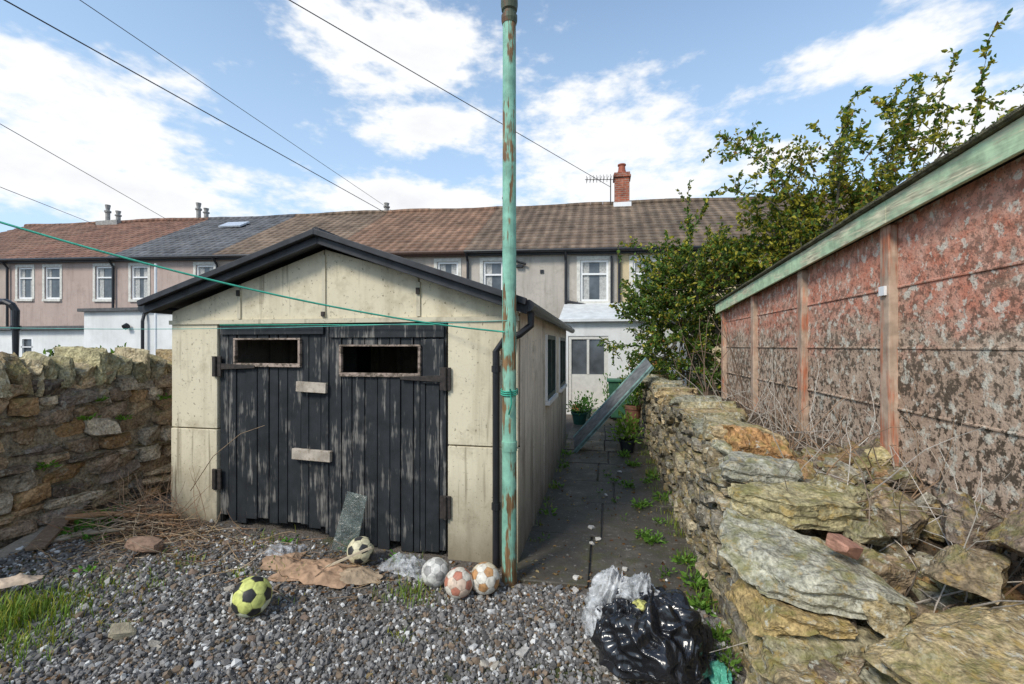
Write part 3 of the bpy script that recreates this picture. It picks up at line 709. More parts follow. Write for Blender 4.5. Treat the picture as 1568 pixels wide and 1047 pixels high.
mb=MB(); mb.tube([(-10.8,8.95,2.5),(-10.8,8.9,2.3),(-10.8,8.9,0)],.035,8); mb.tube([(-11.3,8.95,2.2),(-11.3,8.87,2.15)],.07,8); mb.build('downpipe',M_blackpipe,wb)
mb=MB(); mb.tube([(-9.6,8.2,0),(-9.6,8.2,3.5)],.025,8); mb.build('white_post',M_pvc)
mb=MB(); mb.tube([(-7.3,4.4,0),(-7.3,4.4,2.15),(-7.33,4.38,2.22),(-7.4,4.36,2.26),(-7.9,4.3,2.27)],.04,10)
for z in (1.2,1.9): mb.tube([(-7.3,4.4,z),(-7.3,4.4,z+.06)],.052,10)
mb.build('black_vent_pipe',M_blackpipe)

ex=empty('rear_kitchen_extension',(.4,12,0)); mb=MB()
grid_wall(mb,(-1.0,11.4,0),(1,0,0),(0,0,1),(0,-1,0),(0,3.0),(-.1,2.3),[(.12,1.1,.05,1.95)],.1)
mb.box(-1.0,-.95,11.42,12.98,0,2.28); mb.box(-1.0,2,11.6,12.98,1.96,2.28); mb.box(.3,2,11.6,12.98,0,1.955)
mb.build('walls',M_white,ex)
mb=MB(); v=np.array([(-1.1,11.25,2.3),(2.1,11.25,2.3),(2.1,12.98,2.85),(-1.1,12.98,2.85)]);v2=v+np.array([0,0,.06])
mb.add(np.concatenate([v,v2]),[(0,3,2,1),(4,5,6,7),(0,1,5,4),(1,2,6,5),(2,3,7,6),(3,0,4,7)]); mb.build('lean_to_roof',m_plain('pale_roof_sheet',(.62,.63,.62),.5,.15,5),ex)
mb=MB()
mb.box(-.87,-.80,11.42,11.48,.05,1.95); mb.box(-.0,.1,11.42,11.48,.05,1.95); mb.box(-.8,0,11.42,11.48,1.87,1.95)
mb.box(-.8,-.0,11.44,11.47,.05,1.0); mb.box(-.42,-.36,11.43,11.46,1.0,1.87)
mb.build('door_frame',m_plain('cream_frame',(.62,.60,.55),.5,.1),ex)
mb=MB(); mb.box(-.8,0,11.455,11.46,1.002,1.87); mb.build('door_glass',M_glass,ex)
mb=MB(); mb.box(-.5,-.1,11.1,11.35,.02,.2,(.4,.38,.34)); mb.box(.05,.3,11.0,11.3,.02,.5,(.5,.45,.38)); mb.box(-.75,-.55,10.9,11.2,.02,.28,(.35,.12,.06)); mb.build('doorstep_boxes',M_vc,bevel=.01)

mb=MB(); A=np.array([-.44,7.20,.02]);B=np.array([.78,7.62,1.36]); w_=np.array([-.05,.62,.12]); nn_=np.cross(B-A,w_); nn_/=np.linalg.norm(nn_)
def slab(A,B,w,nn,th,col=(.5,.5,.5),mi=0):
    v=[A,B,B+w,A+w]; v=np.array(v); v2=v+nn*th
    mb.add(np.concatenate([v,v2]),[(0,1,2,3),(4,7,6,5),(0,4,5,1),(1,5,6,2),(2,6,7,3),(3,7,4,0)],col,mi)
slab(A,B,w_,nn_,.025,(.15,.155,.15))
slab(A-nn_*.012,B-nn_*.012,w_*.07,nn_,.05,(.20,.32,.29)); slab(A+w_*.93-nn_*.012,B+w_*.93-nn_*.012,w_*.07,nn_,.05,(.20,.32,.29))
mb.build('leaning_board',m_vcol('board_paint',.7,.5,9,.4,.006))

def bin_obj():
    mb=MB(); v=[]
    cx,cy=.35,10.6
    for z,s_ in ((.1,.20),(.9,.26)): v+=[(cx-s_,cy-s_,z),(cx+s_,cy-s_,z),(cx+s_,cy+s_,z),(cx-s_,cy+s_,z)]
    mb.add(v,[(0,3,2,1),(4,5,6,7),(0,1,5,4),(1,2,6,5),(2,3,7,6),(3,0,4,7)],(.04,.12,.07))
    mb.box(cx-.29,cx+.29,cy-.29,cy+.29,.9,.95,(.04,.14,.08)); mb.tube([(cx-.2,cy+.3,.9),(cx+.2,cy+.3,.9)],.02,6,(.02,.02,.02))
    for s_ in (-.18,.18): mb.tube([(cx+s_-.03,cy+.2,.1),(cx+s_+.03,cy+.2,.1)],.1,12,(.02,.02,.02))
    mb.build('wheelie_bin',M_vc,bevel=.01)
bin_obj()
def pot(name,x,y,r,h,col,n=180,ph=.3,lc=(.08,.18,.04)):
    P=empty(name,(x,y,0)); mb=MB(); mb.lathe(x,y,[(.02,r*.72),(h*.85,r*.97),(h*.86,r*1.08),(h,r*1.1),(h,r*.95),(h-.03,r*.9)],18,col); mb.build('pot',M_vc,P)
    mb=MB(); Pn=np.array([x,y,h])+rng.normal(0,1,(n,3))*np.array([r*.7,r*.7,ph*.4])+np.array([0,0,ph*.4]); Pn[:,2]=np.maximum(Pn[:,2],h-.03)
    D=(Pn-np.array([x,y,h-.1]))+rng.normal(0,.1,(n,3)); leaves(mb,Pn,D,rng.uniform(.04,.09,n),rng.uniform(.02,.045,n),np.array(lc)*rng.uniform(.6,1.7,(n,1)))
    for _ in range(14):
        e_=Pn[rng.integers(n)]; mb.tube([(x,y,h-.05),(x*.5+e_[0]*.5,y*.5+e_[1]*.5,h+.5*(e_[2]-h)),tuple(e_)],.004,4,(.06,.1,.03))
    mb.build('foliage',M_leaf,P)
pot('plant_pot',.36,7.45,.13,.22,(.02,.025,.03),ph=.3,n=300,lc=(.15,.25,.04))
pot('plant_pot',-.52,9.9,.17,.28,(.02,.09,.07),ph=.2)
pot('plant_pot',-.42,10.7,.14,.25,(.10,.16,.14),ph=.3)
pot('plant_pot',.55,9.2,.15,.55,(.25,.12,.08),ph=.6,n=420,lc=(.10,.2,.04))
pot('plant_pot',.12,10.9,.13,.25,(.03,.03,.03),ph=.6,n=200)

# ------------------------------------------------------------------ tree and shrub
def lc(n,y=.3,base=(.09,.15,.028)):
    k=rng.random((n,1)); b=np.array(base)*rng.uniform(.5,1.7,(n,1)); yy=np.array((.38,.34,.045))*rng.uniform(.6,1.3,(n,1))
    m_=(k<y); c=np.where(m_,yy,b); br_=rng.random((n,1))<.025; return np.where(br_,np.array((.26,.13,.04)),c)
def shoot(mbt,mbl,p,d,L,step,lsize,grav,ytint,wob=.12,r0=.008,start=.15):
    n=max(4,int(L/.07)); ps=[p.copy()]
    for _ in range(n):
        d=d+rng.normal(0,wob,3)+np.array([0,0,grav]); d=d/np.linalg.norm(d); p=p+d*L/n; ps.append(p.copy())
    ps=np.array(ps); mbt.tube(ps,np.linspace(r0,.002,len(ps)),3,(.1,.08,.06),cap=False)
    m_=int(L/step); t=rng.uniform(start,1,m_)*(len(ps)-1.001); i_=t.astype(int); f=(t-i_)[:,None]
    Pn=ps[i_]*(1-f)+ps[i_+1]*f+rng.normal(0,.012,(m_,3)); D=(ps[i_+1]-ps[i_]); D/=np.linalg.norm(D,axis=1)[:,None]
    D=D*.5+rng.normal(0,.6,(m_,3))+np.array([0,0,-.1])
    s_=rng.uniform(.6,1.3,m_)*lsize
    leaves(mbl,Pn,D,s_,s_*.58,lc(m_,ytint))
    return ps
sh=empty('overgrown_shrub',(2.0,9.3,0)); mt=MB();ml=MB()
blobs=[((1.50,9.2,2.0),(1.25,1.0,1.15),340,.15),((2.0,9.0,2.75),(1.2,.9,.95),340,.32),((1.15,9.5,2.5),(.8,.8,.75),130,.2),((2.9,8.9,2.8),(1.1,.8,1.05),270,.5),((1.5,8.9,1.25),(.95,.8,.65),160,.14),((3.5,8.7,3.4),(1.0,.7,.9),210,.65),((4.6,8.6,3.3),(1.0,.6,.7),90,.65),((1.6,9.2,3.3),(.6,.6,.6),80,.28)]
base=np.array([2.2,9.2,0.])
for c,r_,n,yt in blobs:
    c=np.array(c);r_=np.array(r_)
    ps=[base+(c-base)*t+rng.normal(0,.05,3)*(t>0)*(t<1) for t in np.linspace(0,1,8)]; mt.tube(ps,np.linspace(.05,.02,8),6,(.1,.08,.06))
    for _ in range(n):
        u=rng.normal(size=3); u/=np.linalg.norm(u); q=c+u*r_*rng.uniform(.3,.92)
        if mnoise.noise(Vector((q[0]*1.8,q[1]*1.8,q[2]*1.8)))<-.30: continue
        if random.random()<.2: mt.tube([c+(q-c)*.2,c+(q-c)*.6+rng.normal(0,.04,3),q],[.015,.01,.006],4,(.1,.08,.06),cap=False)
        shoot(mt,ml,q,u+np.array([0,-.2,.35]),rng.uniform(.25,.6),.0148,.07,-.04,yt)
for x,y,z,L in ((1.15,9.2,3.0,1.2),(1.0,9.3,2.8,1.0),(1.5,9.3,3.4,1.3),(.85,9.4,2.7,.8),(1.75,9.3,3.3,1.0),(1.35,9.1,3.2,1.6),(.6,9.1,2.0,.7),(1.25,9.3,3.4,1.5),(1.6,9.3,3.6,1.3),(2.2,9.2,3.3,.8),(2.6,9.2,3.4,.7),(.35,9.2,1.7,.6)):
    pp=shoot(mt,ml,np.array([x,y,z-.3]),np.array([rng.normal(-.1,.3),0,1.]),L,.018,.07,0,.25)
    for _ in range(5): e_=pp[rng.integers(2,len(pp))]; shoot(mt,ml,e_,rng.normal(0,.7,3)+np.array([0,0,.3]),rng.uniform(.15,.4),.018,.066,-.02,.25)
mt.build('branches',M_bark,sh); ml.build('foliage',M_leaf,sh)
tr_=empty('apple_tree',(4.0,8.6,0)); mt=MB();ml=MB()
tb=np.array([3.7,8.7,0.]); 
mt.tube([tb,tb+(-.02,0,.8),tb+(.05,0,1.6),tb+(0,-.05,2.4)],[.14,.12,.11,.10],10,(.1,.08,.06))
fork=tb+np.array([0,-.05,2.4])
tips=[(2.75,8.3,3.8),(3.1,8.2,4.3),(3.6,8.0,4.6),(4.3,8.1,4.5),(5.0,8.0,4.6),(5.7,8.1,4.6),(3.4,8.6,3.9),(4.0,8.4,4.1),(4.6,8.5,4.1),(5.3,8.4,4.1),(6.3,8.2,4.6),(7.0,8.3,4.6),(3.0,8.2,3.5),(3.8,8.0,3.7),(4.5,7.9,3.9),(6.2,8.4,4.0)]
for tp in tips:
    tp=np.array(tp); n=9; ps=[]
    for t in np.linspace(0,1,n): ps.append(fork+(tp-fork)*t+np.array([0,0,-.25*math.sin(t*3.14)])+rng.normal(0,.03,3)*(t>0))
    mt.tube(ps,np.linspace(.05,.014,n),6,(.1,.08,.06))
    for k_ in range(24):
        i_=rng.integers(4,n); q=ps[i_]; out=(tp-fork)/np.linalg.norm(tp-fork)
        d=out*.4+rng.normal(0,.6,3)+np.array([0,0,.55]); L=rng.uniform(.3,.75)*(1.2 if i_>6 else 1)
        pp=shoot(mt,ml,np.array(q),d,L,.024,.074,.0,.6,.16,.008,.2)
        for _ in range(2):
            e_=pp[rng.integers(2,len(pp))]; shoot(mt,ml,e_,d*.3+rng.normal(0,.6,3)+np.array([0,0,.2]),rng.uniform(.15,.38),.021,.07,-.02,.55)
for x,z,dx,L in ((3.1,4.1,-.75,1.5),(2.8,3.9,-.8,1.0),(3.0,4.0,-.4,1.8),(3.7,4.5,-.1,1.4),(3.3,4.3,-.3,1.5),(4.3,4.5,.2,1.4),(4.9,4.6,.0,1.5),(5.3,4.6,.3,1.5),(5.7,4.6,.4,1.4),(6.3,4.6,.2,1.4),(4.0,4.6,.5,1.4),(5.1,4.6,-.3,1.4),(6.9,4.7,.3,1.3),(6.0,4.6,.6,1.5),(7.0,4.6,-.3,1.3),(4.5,4.5,-.2,1.2),(3.5,4.4,.2,1.2)):
    pp=shoot(mt,ml,np.array([x,8.1,z]),np.array([dx,rng.normal(0,.15),.9]),L,.022,.08,0,.4,.08,.012,.1)
    for _ in range(10):
        e_=pp[rng.integers(3,len(pp))]; shoot(mt,ml,e_,rng.normal(0,.7,3)+np.array([dx*.4,0,.4]),rng.uniform(.2,.5),.021,.075,-.02,.45)
mt.build('trunk_and_limbs',M_bark,tr_); ml.build('crown',M_leaf,tr_)
for (x,y,z,n) in ((-6.6,5.0,1.55,10),(-7.9,5.0,1.5,12),(-5.9,5.6,1.5,6)):
    P=MB();Q=MB()
    for _ in range(n): shoot(P,Q,np.array([x+rng.normal(0,.15),y,z-.5]),np.array([rng.normal(0,.4),0,1.]),.65,.03,.09,-.02,.1,.1,.006,.3)
    gp=empty('garden_plant',(x,y,0)); P.tube([(x,y,0),(x,y,z-.4)],.02,5,(.1,.08,.06)); P.build('stems',M_bark,gp); Q.build('leaves',M_leaf,gp)

# ------------------------------------------------------------------ grass / weeds
def blades(mb,cx,cy,n,L,sp,hfun,col=(.16,.25,.04)):
    for _ in range(n):
        x=cx+rng.normal(0,sp);y=cy+rng.normal(0,sp*.8); z=hfun(x,y); l=L*rng.uniform(.35,1.2); a_=rng.uniform(0,6.28); ln=rng.uniform(.2,1.)
        d=np.array([math.cos(a_),math.sin(a_),0]); s_=np.array([-d[1],d[0],0])*rng.uniform(.0015,.003)
        p0=np.array([x,y,z-.01]); p1=p0+np.array([0,0,l*.6])+d*l*.2*ln; p2=p0+np.array([0,0,l*.85])+d*l*.7*ln
        c=np.array(col)*rng.uniform(.6,1.5)*(np.array([1.8,1.15,.9]) if rng.random()<.3 else 1)
        mb.add([p0-s_,p0+s_,p1+s_,p1-s_],[(0,1,2,3)],c); mb.add([p1-s_,p1+s_,p2],[(0,1,2)],c)
mb=MB()
for x,y,n,L,sp in ((-3.30,2.0,900,.14,.14),(-3.45,1.8,500,.15,.13),(-3.0,1.82,320,.10,.13),(-3.2,2.3,180,.08,.16),(-1.30,2.88,150,.12,.09),(-1.15,2.8,50,.09,.06),(-2.5,2.75,60,.08,.05),(-1.15,2.45,40,.06,.04),(-2.2,2.9,50,.09,.06),(-1.5,3.25,60,.10,.08),(-2.7,2.1,40,.07,.04),(-3.0,2.75,90,.08,.12),(-2.7,3.25,50,.1,.1),(-2.0,2.6,20,.06,.05),(-2.9,2.5,30,.07,.06)):
    blades(mb,x,y,n,L,sp,ground_h)
for x in (.62,.66):
    for y in np.arange(2.4,8,.4): blades(mb,x+rng.normal(0,.02),y+rng.normal(0,.2),24,.09,.05,lambda a,b:.02)
for y in np.arange(3.8,8,.4): blades(mb,-.60,y+rng.normal(0,.2),20,.07,.035,lambda a,b:.02)
mb.build('grass',M_grass)
def rosette(mb,x,y,z,n,L,col):
    a_=rng.uniform(0,6.28,n); el=rng.uniform(.1,.9,n); D=np.stack([np.cos(a_)*np.cos(el),np.sin(a_)*np.cos(el),np.sin(el)],1)
    P=np.tile([x,y,z],(n,1))+D*rng.uniform(.0,L*1.4,(n,1)); l=rng.uniform(.4,1.0,n)*L
    leaves(mb,P,D+rng.normal(0,.3,D.shape),l,l*.5,np.array(col)*rng.uniform(.5,1.5,(n,1)))
mb=MB()
for x,y,n,L in ((.42,4.05,70,.06),(.33,4.15,50,.05),(.36,4.9,55,.06),(.28,5.6,50,.06),(.40,6.6,60,.07),(.05,6.0,16,.05),(.63,3.35,70,.065),(.60,3.1,60,.06),(.62,3.7,55,.06),(-.55,5.4,20,.06),(-.53,4.5,20,.06),(-.56,6.3,25,.06),(.1,5.0,12,.04),(.3,7.1,50,.07),(.64,5.2,45,.07),(.64,6.0,45,.07),(-.56,7.0,25,.07),(.64,2.8,60,.045),(.64,2.55,50,.045),(.2,4.5,9,.035),(-.05,5.3,9,.035),(.45,5.0,30,.05),(.5,5.8,40,.05),(.45,3.5,24,.045),(.5,4.5,24,.045),(-.5,3.9,16,.04),(.12,5.75,24,.05)):
    rosette(mb,x,y,.025,n,L,(.13,.25,.04))
for x,y,n,L in ((-4.25,2.92,90,.07),(-4.1,3.05,80,.07),(-4.35,3.15,80,.08),(-4.0,2.9,40,.05),(-4.3,3.3,60,.07),(-2.05,3.35,30,.05),(-1.6,3.3,30,.05),(-2.55,3.3,20,.05),(-2.4,2.95,14,.04),(-3.5,2.5,18,.05)):
    rosette(mb,x,y,ground_h(x,y)+.01,n,L,(.11,.28,.035))
for y,z in ((3.2,1.05),(3.5,1.0),(2.9,.7),(3.9,1.15),(3.3,1.2),(4.3,1.0)):
    rosette(mb,-4.47,y,z,36,.045,(.13,.26,.03))
mb.build('weeds',M_leaf)
mb=MB(); n=1300
x=rng.uniform(-4.3,.6,n);y=np.where(rng.random(n)<.6,rng.normal(3.12,.22,n),rng.uniform(1.5,3.3,n)); x[:320]=rng.uniform(-.6,.66,320); y[:320]=rng.uniform(3.3,9,320)
z=np.array([ground_h(a_,b_) for a_,b_ in zip(x,y)])+np.where(y>3.25,.03,.02); ok=(y<3.42)|(x>-.6)
P=np.stack([x,y,z],1)[ok]; D=rng.normal(0,1,P.shape); D[:,2]*=.15; l=rng.uniform(.012,.04,len(P))
pal=np.array([(.22,.11,.04),(.30,.2,.09),(.14,.07,.035),(.4,.3,.15)])[rng.integers(0,4,len(P))]
leaves(mb,P,D,l,l*.6,pal)
n=220; x=rng.uniform(.85,1.8,n);y=rng.uniform(1.8,4,n); P=np.stack([x,y,np.array([bank(a_,b_) for a_,b_ in zip(x,y)])+.1],1); D=rng.normal(0,1,P.shape); l=rng.uniform(.012,.035,n); leaves(mb,P,D,l,l*.6,np.tile((.2,.11,.05),(n,1)))
mb.build('fallen_leaves',M_leaf)
mb=MB()
for _ in range(950):
    if _<600: x=rng.normal(-3.85,.34); y=rng.normal(3.10,.18)
    else: x=rng.uniform(-4.2,-1.6); y=rng.normal(3.05,.2)
    if y>3.4 and x>-3.85: y=3.36
    hgt=.16*math.exp(-((x+3.9)**2/.12+(y-3.2)**2/.06)); z=ground_h(x,y)+.01+rng.uniform(0,1)*hgt*1.5
    a_=rng.uniform(0,6.28); L=rng.uniform(.08,.4); d=np.array([math.cos(a_),math.sin(a_)*.7,rng.normal(.0,.18)]); p=np.array([x,y,z]); ps=[p]
    for k_ in range(4): d=d+rng.normal(0,.15,3); ps.append(ps[-1]+d/np.linalg.norm(d)*L/4)
    ps=np.array(ps); ps[:,2]=np.maximum(ps[:,2],z-.03); ps[:,1]=np.minimum(ps[:,1],np.where(ps[:,0]>-3.9,3.40,9)); c=np.array(random.choice([(.28,.16,.09),(.36,.25,.14),(.16,.11,.07),(.42,.33,.23),(.24,.17,.12)]))
    mb.tube(ps,np.linspace(rng.uniform(.0018,.005),.0013,5),4,c,cap=False)
for k_ in range(40):
    p=np.array([rng.uniform(-4.2,-3.35),rng.uniform(3.1,3.35),.15]); d=np.array([rng.normal(.1,.4),rng.normal(0,.15),1.]); ps=[p]
    for q in range(6): d=d+rng.normal(0,.28,3); ps.append(ps[-1]+d/np.linalg.norm(d)*.09)
    ps=np.array(ps); ps[:,1]=np.minimum(ps[:,1],3.40); mb.tube(ps,np.linspace(.004,.0012,7),4,(.28,.18,.11),cap=False)
mb.tube([(-3.5,3.3,.45),(-3.3,3.33,.75),(-3.05,3.36,.95),(-2.85,3.40,1.02)],[.004,.0035,.003,.002],4,(.28,.2,.13))
mb.build('brushwood_heap',M_twig)
mb=MB(); mb.tube([(-4.38,2.98,.27),(-4.1,3.05,.30),(-3.8,3.15,.27),(-3.55,3.22,.26)],[.025,.022,.02,.015],8,(.36,.20,.10))
mb.tube([(-4.45,2.75,.15),(-4.1,2.9,.19),(-3.75,2.95,.24)],[.02,.018,.012],7,(.3,.24,.17)); mb.build('fallen_branch',M_twig,smooth=True)
mb=MB(); mb.box(-4.48,-4.34,2.4,2.98,.15,.175,(.32,.27,.21),rot=(.15,.1,.25)); mb.box(-4.40,-4.28,2.6,3.1,.21,.235,(.22,.15,.10),rot=(.2,.0,.6)); mb.box(-4.2,-4.12,2.7,3.15,.17,.19,(.38,.32,.25),rot=(.05,.1,-.7)); mb.build('timber_offcuts',M_twig,bevel=.004)
mb=MB(); stone(mb,(-3.42,2.83,.19),(.24,.14,.08),(.1,.1,.3),(.26,.17,.12),8,.35,7,.02); stone(mb,(-2.62,2.05,.11),(.12,.08,.06),(.6,.2,.8),(.34,.29,.2),6,.1,6,.02)
for _ in range(46):
    x=rng.uniform(-4.0,.1);y=rng.uniform(1.8,3.2); s_=rng.uniform(.025,.06); stone(mb,(x,y,ground_h(x,y)+.01),(s_*1.3,s_,s_*.6),(rng.normal(0,.3),rng.normal(0,.3),rng.uniform(0,3)),np.array(random.choice([(.38,.34,.28),(.22,.16,.12),(.16,.16,.16),(.45,.42,.38)])),4,.1,6,.03)
mb.build('loose_stones',m_vcol('loose_stone',.9,.4,20,.6,.006))

# ------------------------------------------------------------------ footballs
seeds_p=ico/np.linalg.norm(ico,axis=1)[:,None]
seeds_h=seeds_p[icof].mean(1); seeds_h/=np.linalg.norm(seeds_h,axis=1)[:,None]
def football(x,y,z,r,hexc,penc,rot,extra=None):
    v,f=tmpl(44); u=v/np.linalg.norm(v,axis=1)[:,None]
    R=rotm(*rot); q=u@R
    dp=q@seeds_p.T; dh=q@seeds_h.T
    D=np.concatenate([dp-.012,dh],1); srt=np.sort(D,1); seam=(srt[:,-1]-srt[:,-2])
    am=D.argmax(1); pen=am<12
    c=np.where(pen[:,None],np.array(penc),np.array(hexc))
    if extra is not None:
        fl=np.array([((i*7919)%13)%3==0 for i in range(32)])[am]&~pen; c=np.where(fl[:,None],np.array(extra),c)
    g_=np.clip(seam/.014,0,1); c=c*(.35+.65*g_)[:,None]
    sc=np.array([mnoise.noise(Vector(tuple(a_*3)))+.6*mnoise.noise(Vector(tuple(a_*9))) for a_ in q]); c=c*np.clip(1-.45*np.clip(sc,0,1),.4,1)[:,None]
    rr=r*(1-.018*(1-g_)); mb=MB(); mb.add(u*rr[:,None]+np.array([x,y,z]),f,c); return mb.build('football',M_ball,smooth=True)
gh=ground_h
football(-2.11,2.41,gh(-2.11,2.41)+.115,.112,(.66,.68,.20),(.03,.03,.03),(.5,.3,.4),(.72,.73,.52))
football(-1.83,3.19,gh(-1.83,3.19)+.11,.10,(.66,.60,.40),(.04,.04,.04),(.2,.9,.1))
football(-1.17,3.05,gh(-1.17,3.05)+.10,.098,(.64,.62,.57),(.32,.31,.29),(.9,.2,.7))
football(-.955,2.92,gh(-.955,2.92)+.098,.096,(.70,.64,.54),(.50,.20,.13),(.1,.4,1.7),(.66,.50,.38))
football(-.80,3.02,gh(-.8,3.02)+.104,.102,(.72,.67,.57),(.52,.28,.12),(1.2,.4,.2),(.70,.60,.44))

# ------------------------------------------------------------------ crumpled things
def ridged(p,s,o=0,oc=4):
    a_=0;am=1;t_=0
    for k_ in range(oc): a_+=am*(1-abs(mnoise.noise(Vector((p[0]*s+o,p[1]*s+o*2,p[2]*s)))*2)); t_+=am; s*=2.0; am*=.5
    return max(0.,a_/t_)
def crumple(name,cx,cy,w,d,h,rot,mat,col,o,base=.02):
    nx,ny=70,50; v=[]
    for j in range(ny):
        for i in range(nx):
            u,t=i/(nx-1)*2-1,j/(ny-1)*2-1
            k_=1+.22*mnoise.noise(Vector((u*1.5+o,t*1.5,o))); uu,tt=u*w/2*k_,t*d/2*k_*(1+.3*mnoise.noise(Vector((u*2,o,3))))
            x=cx+uu*math.cos(rot)-tt*math.sin(rot); y=cy+uu*math.sin(rot)+tt*math.cos(rot)
            e=max(0,1-abs(u)**3)*max(0,1-abs(t)**3); z=gh(x,y)+base+h*(ridged((x,y,0),4.5,o)**1.6*.75+.35*e)*(.25+.75*e)
            y=min(y,3.43) if x<-.6 else y
            v.append((x,y,z))
    i,j=np.meshgrid(np.arange(nx-1),np.arange(ny-1)); a_=(j*nx+i).ravel()
    mb=MB(); mb.add(v,np.stack([a_,a_+1,a_+1+nx,a_+nx],1),col); return mb.build(name,mat,smooth=True)
M_card=m_vcol('wet_cardboard',.85,.4,9,.5,.01)
crumple('crumpled_cardboard',-2.04,2.95,.50,.34,.075,.1,M_card,(.42,.27,.17),1.3)
crumple('crumpled_cardboard',-2.36,3.0,.26,.24,.05,.5,M_card,(.38,.25,.16),4.3)
crumple('cloth_scrap',-1.74,2.98,.34,.2,.05,.3,M_card,(.40,.30,.20),2.1)
crumple('plastic_bag',-2.46,3.13,.28,.20,.12,.2,M_plastic,(.5,.5,.5),7.7)
crumple('plastic_bag',-1.45,3.20,.42,.22,.12,-.25,M_plastic,(.7,.7,.7),5.2)
crumple('cardboard_sheet',-3.62,2.12,.34,.13,.05,.5,M_card,(.58,.45,.33),8.1,.10)
mb=MB(); mb.box(-2.0,-1.66,3.02,3.035,.15,.163,(.5,.42,.3),rot=(0,-.35,.4)); mb.build('wood_batten',M_vc)

def bag(name,c,r,mat,o,col,amp=.18,top=.0,k=60,fr=1.6,oc=4,fd=.035,nf=11):
    v,f=tmpl(k); u=v/np.linalg.norm(v,axis=1)[:,None]; out=[]
    for q in u:
        a_=math.atan2(q[1],q[0]); fold=math.sin(a_*nf+o+5*mnoise.noise(Vector((q[0]*1.5,q[1]*1.5,q[2]*1.5))))*fd*max(0,q[2]+.4)
        d=1+amp*(ridged(q,fr,o,oc)-.6)+fold+.12*mnoise.noise(Vector((q[0]*1.3+o,q[1]*1.3,q[2]*1.3)))
        p=np.array(q)*d*np.array(r)
        if q[2]<-.2: p[2]*=.8
        p=p+np.array(c)
        if q[2]>.8 and top: p[2]+=top*(q[2]-.8)/.2*(1+.6*mnoise.noise(Vector((q[0]*9,q[1]*9,o)))); p[0]+=.04*(q[2]-.8)/.2
        p[2]=max(p[2],.012+.01*abs(q[0])); out.append(p)
    mb=MB(); mb.add(np.array(out),f,col); return mb.build(name,mat,smooth=True)
bb_=empty('burst_rubbish_bag',(.2,2.5,0))
def bagc(*a,**k):
    o=bag(*a,**k); l=o.location.copy(); o.parent=bb_; o.location=l-bb_.location; return o
bagc('black_bag',(.24,2.48,.18),(.29,.26,.22),M_bag,3.3,(.02,.02,.02),amp=.30,k=80,fr=1.1,oc=3,fd=.06,nf=9)
bagc('white_bag',(.04,2.58,.20),(.15,.18,.19),M_whitebag,9.1,(.7,.7,.7),amp=.35,top=.07,k=60,fr=1.3,oc=4,fd=.07,nf=13)
bagc('carrier_bag',(.17,2.55,.33),(.13,.12,.09),M_whitebag,5.6,(.7,.7,.7),amp=.4,top=.05,k=50,fr=1.4,fd=.08)
bagc('black_flap',(.12,2.40,.22),(.14,.08,.15),M_bag,6.6,(.02,.02,.02),amp=.35,k=50,fr=1.2,oc=3,fd=.08,nf=8)
bagc('yellow_packet',(.18,2.41,.375),(.040,.035,.025),m_plain('yellow_print',(.42,.40,.12),.4,.8,60),2.2,(.6,.5,.1),amp=.3,k=16)
bag('green_plastic_scrap',(.57,2.45,.04),(.05,.08,.05),m_plain('green_plastic',(.10,.38,.27),.4,.4,30),4.4,(.1,.5,.3),amp=.6,k=24)
mb=MB()
for x,y,s_ in ((-.12,4.25,.05),(-.05,4.0,.035),(.02,5.2,.03),(-.1,3.9,.03),(.15,3.5,.03),(.2,6.2,.04),(-.2,3.3,.04)):
    stone(mb,(x,y,.035),(s_*1.3,s_,.02),(0,0,rng.uniform(0,3)),(.55,.52,.47),3,.3,4,.05)
mb.build('litter_scraps',M_vc)

# ------------------------------------------------------------------ wires
mb=MB()
def wire(a,b,r=.012,n=40,ext=.8):
    a=np.array(a,float);b=np.array(b,float); a2=a-(b-a)*ext
    mb.tube([a2*(1-t)+b*t for t in np.linspace(0,1,n)],r,5)
wire((-9,5.3,7.0),(-8.6,17,7.05)); wire((-8.3,5.3,7.3),(-8.3,17,7.1),.007)
wire((-5.45,7.06,7.8),(.24,17,7.5),.010,ext=1)
wire((-15.6,9.1,7.55),(-19,16.8,7.3),.010); wire((-17.5,10.2,6.4),(-23,16.8,7.3),.010,ext=.3)
mb.build('overhead_wires',M_wire)

# ------------------------------------------------------------------ world
w=bpy.data.worlds.new('World'); S.world=w; w.use_nodes=True; T=w.node_tree; N_=T.nodes; Lk=T.links; N_.clear()
SUN_EL=math.radians(42); SUN_AZ=math.radians(211)
out=N_.new('ShaderNodeOutputWorld'); bg=N_.new('ShaderNodeBackground'); Lk.new(bg.outputs[0],out.inputs[0])
sky=N_.new('ShaderNodeTexSky'); sky.sky_type='NISHITA'; sky.sun_disc=False; sky.sun_elevation=SUN_EL; sky.sun_rotation=SUN_AZ
sky.air_density=1.0; sky.dust_density=.6; sky.ozone_density=1.5
tc=N_.new('ShaderNodeTexCoord'); sp=N_.new('ShaderNodeSeparateXYZ'); Lk.new(tc.outputs['Generated'],sp.inputs[0])
def wm(op,a,b=0.,c=None,clamp=False):
    n=N_.new('ShaderNodeMath'); n.operation=op; n.use_clamp=clamp
    for i,x in enumerate((a,b) if c is None else (a,b,c)):
        if isinstance(x,bpy.types.NodeSocket): Lk.new(x,n.inputs[i])
        else: n.inputs[i].default_value=x
    return n.outputs[0]
az=wm('MULTIPLY',wm('ARCTAN2',sp.outputs[0],sp.outputs[1]),57.2958); el=wm('MULTIPLY',wm('ARCSINE',sp.outputs[2]),57.2958)
